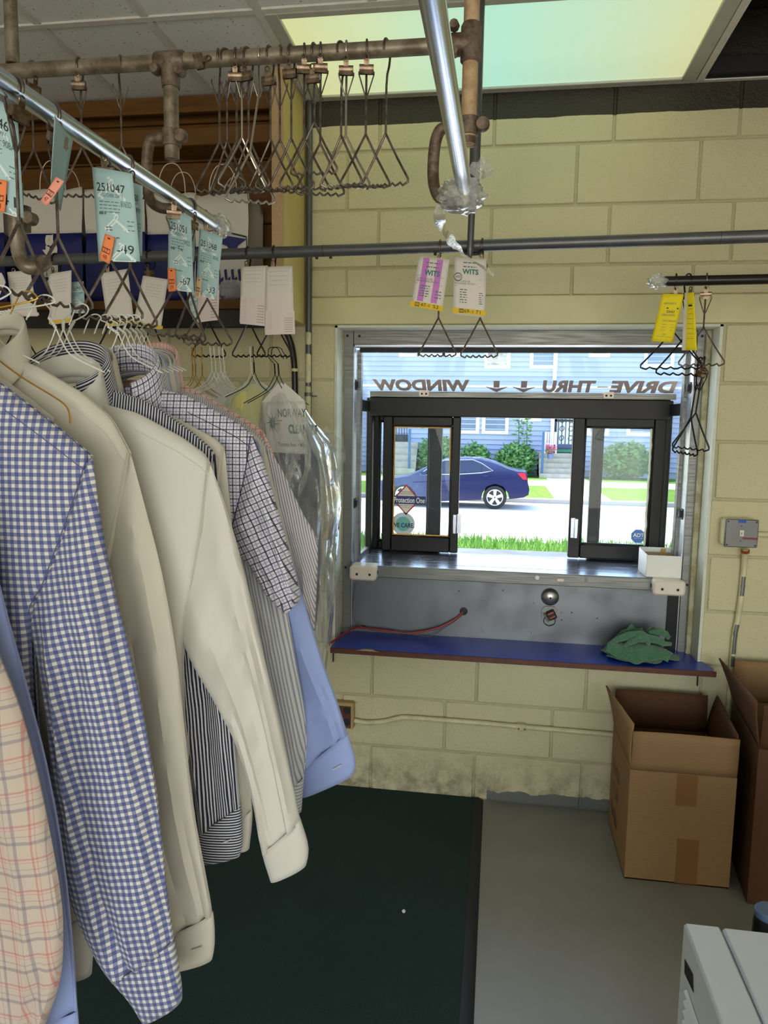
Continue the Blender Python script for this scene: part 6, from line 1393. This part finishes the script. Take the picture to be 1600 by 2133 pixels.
# ================================================================== STREET OUTSIDE THE WINDOW
ZG = CZ - 2.64
def PG(x, y): return PZ(x, y, ZG)
yr0, yr1 = PG(1080, 1128).y, PG(1080, 1047).y          # carriageway
yv1, yw1 = PG(1080, 1018).y, PG(1080, 1006).y          # verge, sidewalk
YH = 37.0                                               # house front
struct(obj('road', MB().box((-40, yr0 - .2, ZG - .3), (40, yr1, ZG)), M['asphalt'], smooth=False))
struct(obj('near_lawn', MB().box((-40, yr0 - 3.2, ZG - .3), (40, yr0 - .2, ZG + .02)), M['grass'], smooth=False))
struct(obj('drive_lane', MB().box((-40, D + .25, ZG - .3), (40, yr0 - 3.2, ZG + .01)), M['walk'], smooth=False))
struct(obj('kerb', MB().box((-40, yr1, ZG - .3), (40, yr1 + .28, ZG + .15), .02), M['kerb']))
struct(obj('verge', MB().box((-40, yr1 + .28, ZG - .3), (40, yv1, ZG + .14)), M['grass'], smooth=False))
struct(obj('sidewalk', MB().box((-40, yv1, ZG - .3), (40, yw1, ZG + .15)), M['walk'], smooth=False))
struct(obj('far_lawn', MB().box((-40, yw1, ZG - .3), (40, YH + 12, ZG + .16)), M['grass'], smooth=False))
xa_, xb_ = PG(1143, 1030).x, PG(1200, 1030).x
struct(obj('crossing_path', MB().box((xa_, yr1 + .2, ZG), (xb_ + .8, yv1, ZG + .155)).box((xa_ + .3, yw1, ZG), (xb_ + 1.0, YH - 1.5, ZG + .175)), M['walk'], smooth=False))
# unseen eave added above the window to keep the sun off the counter
struct(obj('added_sun_shade', MB().box((-4, D + .20, 2.95), (4, D + .95, 3.08)), M['house_trim'], smooth=False))
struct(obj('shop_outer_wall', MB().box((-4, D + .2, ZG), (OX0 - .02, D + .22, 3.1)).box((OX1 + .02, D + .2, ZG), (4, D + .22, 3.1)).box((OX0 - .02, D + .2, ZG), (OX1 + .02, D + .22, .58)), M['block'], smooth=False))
# blades of grass along the near verge, too many to count
mb = MB()
for k in range(5200):
    x = random.uniform(-3.2, 4.6); y = random.uniform(yr0 - 2.6, yr0 - .1); h = random.uniform(.10, .26) * (1.4 if random.random() < .2 else 1); a = random.uniform(0, 6.28); w_ = .014
    dx, dy = math.cos(a) * w_, math.sin(a) * w_; lx, ly = random.uniform(-.09, .09), random.uniform(-.09, .09)
    mb.add([(x - dx, y - dy, ZG + .015), (x + dx, y + dy, ZG + .015), (x + lx, y + ly, ZG + .02 + h)], [(0, 1, 2)])
g = tag(obj('grass_blades', mb, M['blades'], smooth=False), 'tufts of bright green grass along the near edge of the road', 'grass'); g['kind'] = 'stuff'
# --- house across the street
hx0, hx1 = P(640, 800, YH).x, P(1560, 800, YH).x; hz0, hz1 = ZG + .16, ZG + 9.5
ho = thing('house', 'pale blue clapboard house with white window trim across the street', 'house', ((hx0 + hx1) / 2, YH, hz0))
obj('wall', MB().box((hx0, YH + .05, hz0), (hx1, YH + .3, hz1)), M['siding'], ho, smooth=False)
bh_ = .235; nb = int((hz1 - hz0) / bh_)
bmesh_ = MB().prism([(hx0, YH - .045, 0), (hx0, YH + .05, 0), (hx0, YH + .05, bh_ + .02), (hx0, YH + .03, bh_ + .02)], (hx1 - hx0, 0, 0))
first = obj('clapboard', MB().add([p + V((0, 0, hz0 + .3)) for p in bmesh_.v], bmesh_.f), M['siding'], ho, smooth=False)
for k in range(1, nb - 1):
    c = first.copy(); col.objects.link(c); c.parent = ho; c.location = first.location + V((0, 0, bh_ * k))
def hwin(x0, y0, x1, y1, cur=None, bar=True, tr=7):
    a, b = P(x0, y0, YH - .05), P(x1, y1, YH - .05); t_ = tr / FPX * YH
    w_ = obj('window', MB().box((a.x, YH - .07, b.z), (a.x + t_, YH + .05, a.z), .01).box((b.x - t_, YH - .07, b.z), (b.x, YH + .05, a.z), .01).box((a.x + t_, YH - .07, b.z), (b.x - t_, YH + .05, b.z + t_), .01).box((a.x + t_, YH - .07, a.z - t_), (b.x - t_, YH + .05, a.z), .01), M['house_trim'], ho)
    obj('pane', MB().box((a.x + t_, YH - .03, b.z + t_), (b.x - t_, YH - .01, a.z - t_)), cur or M['glass_house'], w_, smooth=False)
    if bar: zc_ = (a.z + b.z) / 2; obj('sash_bar', MB().box((a.x + t_, YH - .05, zc_ - .03), (b.x - t_, YH - .02, zc_ + .03)), M['house_trim'], w_, smooth=False)
    return w_
hwin(832, 690, 876, 743, M['glass_house']); hwin(868, 690, 928, 743, M['glass_house'], False); hwin(922, 690, 962, 743, M['glass_house'])
hwin(1011, 690, 1063, 768, M['curtain']); hwin(1106, 690, 1161, 768); hwin(1228, 700, 1271, 744, None, False); hwin(1345, 690, 1404, 766)
hwin(950, 820, 998, 904); hwin(1006, 820, 1059, 905); hwin(1084, 850, 1128, 878, None, False, 10); hwin(1225, 850, 1268, 908); hwin(1308, 850, 1362, 909); hwin(872, 820, 914, 893)
a = P(700, 800, YH); b = P(1560, 812, YH); obj('belt_trim', MB().box((hx0, YH - .10, b.z), (hx1, YH + .05, a.z), .01), M['house_trim'], ho)
# porches: doorway with iron gate, concrete steps, post
def porch(label, xl_, xr_, ytop, ybot, door, nsteps):
    p0, p1 = P(xl_, ytop, YH - .6), P(xr_, ytop, YH - .6); top = p0.z; base = ZG + .16
    st_ = thing('porch_steps', label, 'steps', ((p0.x + p1.x) / 2, YH - 1.2, base))
    rise = (top - base) / nsteps
    for k in range(nsteps):
        obj('step', MB().box((p0.x, YH - .5 - .30 * (nsteps - k), base), (p1.x, YH - .02, base + rise * (k + 1)), .015), M['step'], st_)
    return p0, p1, top
p0, p1, ptop = porch('five weathered concrete steps up to the iron gate across the street', 1122, 1212, 943, 1001, None, 5)
porch('pale concrete steps of the left porch seen through the left sash', 806, 872, 920, 1001, None, 5)
dw = thing('porch_door', 'white doorway closed by a black iron scrollwork gate across the street', 'door', P(1178, 938, YH - .1))
a, b = P(1157, 850, YH - .1), P(1206, 926, YH - .1)
obj('recess', MB().box((a.x, YH - .09, b.z), (b.x, YH - .075, a.z)), M['house_trim'], dw, smooth=False)
obj('gate_frame', MB().box((a.x, YH - .16, b.z), (a.x + .10, YH - .11, a.z)).box((b.x - .06, YH - .16, b.z), (b.x, YH - .11, a.z)).box((a.x, YH - .16, P(1178, 876, YH).z - .05), (b.x, YH - .11, P(1178, 876, YH).z + .05)), M['iron'], dw, smooth=False)
for k in range(6):
    x = a.x + .10 + (b.x - a.x - .16) * (k + .5) / 6; obj('gate_bar', MB().box((x - .018, YH - .15, b.z), (x + .018, YH - .12, a.z)), M['iron'], dw, smooth=False)
for k in range(2):
    x = a.x + .35 + .42 * k
    for dz in (.3, .75, 1.15):
        obj('scroll', MB().tube([V((x + .10 * math.cos(t_) * (1 + .2 * math.sin(2 * t_)), YH - .135, b.z + dz + .12 * math.sin(t_))) for t_ in [i * math.pi / 6 for i in range(12)]], .014, 5, closed=True), M['iron'], dw)
z2, z3 = P(1178, 936, YH).z, P(1178, 942, YH).z
obj('kick_panel', MB().box((a.x, YH - .2, z2 + .05), (b.x, YH - .1, b.z)), M['house_dark'], dw, smooth=False)
obj('threshold', MB().box((a.x, YH - .5, z3), (b.x, YH - .1, z2), .01), M['green_paint'], dw)
obj('door_post', MB().box((P(1147, 880, YH).x, YH - .3, ptop), (a.x - .02, YH, hz0 + 6), .02), M['house_trim'], dw)
c0_ = P(1131, 900, YH - 1.4); tag(obj('railing_post', MB().box((c0_.x - .05, YH - 1.95, ZG + .3), (c0_.x + .06, YH - 1.83, P(1131, 899, YH - 1.9).z), .01), M['blue_post']), 'blue painted railing post at the foot of the right porch steps', 'post')
c0_ = P(856, 900, YH - 1.4); tag(obj('railing_post', MB().box((c0_.x - .05, YH - 1.95, ZG + .3), (c0_.x + .06, YH - 1.83, P(856, 893, YH - 1.9).z), .01), M['blue_post']), 'blue painted railing post beside the left porch steps', 'post')
lp = thing('porch_railing', 'iron railing panel on the left porch seen through the left sash', 'railing', P(833, 915, YH - .3))
a, b = P(818, 884, YH - .3), P(850, 918, YH - .3)
obj('rail', MB().box((a.x, a.y, a.z - .05), (b.x, a.y + .04, a.z)).box((a.x, a.y, b.z - .12), (b.x, a.y + .04, b.z + .3)), M['iron'], lp, smooth=False)
for k in range(6): x = a.x + (b.x - a.x) * (k + .5) / 6; obj('baluster', MB().box((x - .015, a.y, b.z), (x + .015, a.y + .03, a.z)), M['iron'], lp, smooth=False)
# porch chair and flower pot
cc = P(1146, 944, YH - .9); ch = thing('porch_chair', 'pale pink slatted chair on the right porch', 'chair', (cc.x, cc.y, ptop))
for dx in (-.26, .26):
    for dy in (-.2, .2): obj('leg', MB().box((cc.x + dx - .025, cc.y + dy - .025, ptop), (cc.x + dx + .025, cc.y + dy + .025, ptop + (.45 if dy < 0 else 1.0))), M['chair_pink'], ch, smooth=False)
obj('seat', MB().box((cc.x - .28, cc.y - .24, ptop + .42), (cc.x + .28, cc.y + .24, ptop + .46)), M['chair_pink'], ch, smooth=False)
for k in range(5): x = cc.x - .20 + .10 * k; obj('back_slat', MB().box((x - .03, cc.y + .18, ptop + .46), (x + .03, cc.y + .21, ptop + 1.0)), M['chair_pink'], ch, smooth=False)
fp = P(1146, 955, YH - 1.6); po = thing('flower_pot', 'blue grey pot of pink flowers on the right porch steps', 'flower pot', fp)
obj('pot', MB().lathe([(.11, 0), (.16, .22), (.17, .24), (.12, .24)], fp + V((0, 0, -.02)), (0, 0, 1), 14), M['pot'], po)
def leaves(n, c, rx, ry, rz, s, seed, up=.5):
    rnd = random.Random(seed); mb = MB()
    for k in range(n):
        while True:
            d = V((rnd.uniform(-1, 1), rnd.uniform(-1, 1), rnd.uniform(-1, 1)))
            if d.length < 1: break
        p = V(c) + V((d.x * rx, d.y * ry, d.z * rz)); q = V((rnd.uniform(-1, 1), rnd.uniform(-1, .2), rnd.uniform(-.2, 1) * up)).normalized(); r_ = q.orthogonal().normalized()
        r_ = Matrix.Rotation(rnd.uniform(0, 6.28), 3, q) @ r_; l_ = s * rnd.uniform(.6, 1.4)
        mb.add([p, p + q * l_ * .5 + r_ * l_ * .25, p + q * l_, p + q * l_ * .5 - r_ * l_ * .25], [(0, 1, 2, 3)])
    return mb
obj('flowers', leaves(160, fp + V((0, 0, .42)), .24, .2, .22, .10, 3), M['flower_pink'], po, smooth=False)
obj('foliage', leaves(120, fp + V((0, 0, .36)), .24, .2, .2, .10, 4), M['leaf'], po, smooth=False)
# plants by the house
def bush(label, xl_, xr_, yt, n, seed, s=.2, Y=None):
    Y = Y or YH - 1.0; a, b = P(xl_, yt, Y), P(xr_, yt, Y); base = ZG + .16; c = V(((a.x + b.x) / 2, Y, (a.z + base) / 2))
    t = thing('bush', label, 'bush', (c.x, Y, base), group='plants along the house front')
    obj('foliage', leaves(n, c, (b.x - a.x) / 2, .7, (a.z - base) / 2 + .1, s, seed), M['leaf'], t, smooth=False)
    mb = MB(); rnd = random.Random(seed)
    for k in range(6): x = c.x + rnd.uniform(-.3, .3) * (b.x - a.x); mb.tube([(x, Y, base), (x + rnd.uniform(-.2, .2), Y, c.z)], .02, 5)
    obj('stems', mb, M['stem'], t)
bush('loose green bush growing behind the car roof', 912, 950, 914, 1100, 1)
bush('low green bush right of the car roof, in front of clapboards', 958, 1022, 926, 1300, 2)
bush('dense dark green bush left of the right porch steps', 1034, 1118, 928, 2000, 5, .22)
bush('tall hazy bush seen through the right sash', 1252, 1360, 926, 2400, 7, .22)
bush('dim green bush by the left porch seen through left sash', 876, 904, 918, 900, 9)
for k, (px, yt) in enumerate(((1081, 876), (1098, 866))):
    a = P(px, yt, YH - .9); base = ZG + .16; t = thing('tall_weed', 'tall leafy weed before the clapboards, %s one' % ('left shorter', 'right taller')[k], 'plant', (a.x, a.y, base), group='plants along the house front')
    obj('stem', MB().tube([(a.x, a.y, base), (a.x + .05, a.y, (base + a.z) / 2), (a.x, a.y, a.z)], .02, 5), M['stem'], t)
    mb = MB()
    for j in range(9):
        z = a.z - .15 * j * 1.15; sub = leaves(9, (a.x, a.y, z), .22, .2, .06, .20, 40 + j + 20 * k, .1); mb.add(sub.v, sub.f)
    obj('leaves', mb, M['leaf'], t, smooth=False)
# --- parked dark blue saloon
YC = 23.2
def cpx(x, y, dy=0): p = P(x, y, YC + dy); return p
car = thing('parked_car', 'dark blue saloon car parked at the far kerb', 'car', (cpx(945, 1054).x, YC + .9, ZG))
body_px = [(783, 1032), (785, 1012), (792, 1001), (812, 996), (850, 990), (872, 980), (900, 966), (925, 957), (965, 954), (1000, 955), (1030, 963), (1058, 975), (1078, 981), (1096, 982), (1099, 990), (1100, 1004), (1103, 1018), (1101, 1030), (1090, 1036), (1061, 1039), (1058, 1026), (1048, 1012), (1031, 1006), (1014, 1012), (1005, 1026), (1002, 1041), (880, 1046), (868, 1046), (866, 1028), (856, 1013), (840, 1008), (823, 1013), (813, 1028), (811, 1044), (790, 1042)]
WC = 1.78
def slab(inset, pts, y0, y1): pass
poly = [cpx(*p) for p in body_px]
# body: side profile carried across the width, cabin drawn in towards the roof
def section(k):
    t_ = k / 10; e = abs(2 * t_ - 1); out = []
    for p in poly:
        h = (p.z - ZG); tuck = .16 * max(0, (h - .95) / .5) ; rnd_ = .05 * (e ** 6)
        y = YC + WC * t_; yc_ = YC + WC / 2
        y = yc_ + (y - yc_) * (1 - tuck * 1.1)
        out.append(V((p.x, y, ZG + h * (1 - (.03 if h > .3 else 0) * e ** 5))))
    return out
mb = MB(); N = len(poly); secs = [section(k) for k in range(11)]
for s_ in secs: mb.v += s_
for k in range(10):
    for i in range(N): j = (i + 1) % N; mb.f.append((k * N + i, k * N + j, (k + 1) * N + j, (k + 1) * N + i))
mb.f.append(tuple(range(N))); mb.f.append(tuple(10 * N + i for i in reversed(range(N))))
obj('body', mb, M['car_paint'], car, angle=50)
def side_patch(name, pts, mat, dy=-.012, parent=None, lean=True):
    q = []
    for p in pts:
        v = cpx(*p); h = v.z - ZG; tuck = .16 * max(0, (h - .95) / .5) * 1.1; q.append(V((v.x, YC + WC / 2 - WC / 2 * (1 - tuck) + dy, v.z)))
    return obj(name, MB().prism(q, (0, .01, 0)), mat, parent or car, smooth=False)
side_patch('side_window', [(878, 985), (903, 969), (926, 961), (951, 960), (951, 985)], M['car_glass'])
side_patch('side_window', [(954, 960), (985, 960), (1001, 968), (1003, 983), (954, 985)], M['car_glass'])
side_patch('quarter_window', [(1003, 969), (1024, 980), (1022, 982), (1005, 983)], M['car_glass'])
def side_tube(name, pts, mat, r):
    q = []
    for p in pts:
        v = cpx(*p); h = v.z - ZG; tuck = .16 * max(0, (h - .95) / .5) * 1.1; q.append(V((v.x, YC + WC / 2 - WC / 2 * (1 - tuck) - .018, v.z)))
    return obj(name, MB().tube(q, r, 5), mat, car)
side_tube('window_trim', [(876, 987), (903, 967), (926, 959), (985, 958), (1004, 966), (1027, 981), (1004, 985), (953, 988), (876, 989)], M['car_chrome'], .018)
side_tube('door_line', [(952, 989), (950, 1020), (952, 1040)], M['black_rubber'], .004)
side_tube('body_crease', [(860, 1004), (950, 1000), (1060, 994)], M['car_paint'], .012)
side_patch('door_handle', [(1008, 990), (1018, 990), (1018, 993), (1008, 993)], M['car_paint'], -.05)
side_patch('tail_lamp', [(1078, 986), (1094, 985), (1098, 999), (1090, 999)], M['car_red'], -.03)
side_patch('mirror', [(876, 983), (888, 981), (889, 988), (878, 989)], M['car_paint'], -.15)
for wx in (1031, 840):
    c = cpx(wx, 1030); r_ = (1055 - 1030) / FPX * YC * .98; c = V((c.x, YC + .02, ZG + r_))
    wh = obj('wheel', MB().lathe([(r_ * .70, 0), (r_ * .96, .0), (r_, .04), (r_, .18), (r_ * .9, .22)], c, (0, 1, 0), 28), M['tyre'], car)
    obj('rim', MB().lathe([(r_ * .68, -.012), (r_ * .70, -.002)], c, (0, 1, 0), 24), M['black_rubber'], wh)
    mb = MB().tube([c + V((r_ * .66 * math.cos(t_), -.016, r_ * .66 * math.sin(t_))) for t_ in [i * math.pi / 12 for i in range(24)]], r_ * .05, 6, closed=True)
    for k in range(5):
        a_ = R(90 + 72 * k); d_ = V((math.cos(a_), 0, math.sin(a_))); n_ = V((-d_.z, 0, d_.x))
        mb.prism([c + d_ * r_ * .06 + n_ * r_ * .09 + V((0, -.03, 0)), c + d_ * r_ * .66 + n_ * r_ * .15 + V((0, -.02, 0)), c + d_ * r_ * .66 - n_ * r_ * .15 + V((0, -.02, 0)), c + d_ * r_ * .06 - n_ * r_ * .09 + V((0, -.03, 0))], (0, .015, 0))
    obj('spokes', mb, M['alloy'], wh)
for wx in (1031, 840):
    c = cpx(wx, 1030); r_ = .36; c = V((c.x, YC + WC - .2, ZG + r_)); obj('wheel', MB().lathe([(r_ * .7, 0), (r_, .0), (r_, .18), (r_ * .9, .2)], c, (0, 1, 0), 20), M['tyre'], car)
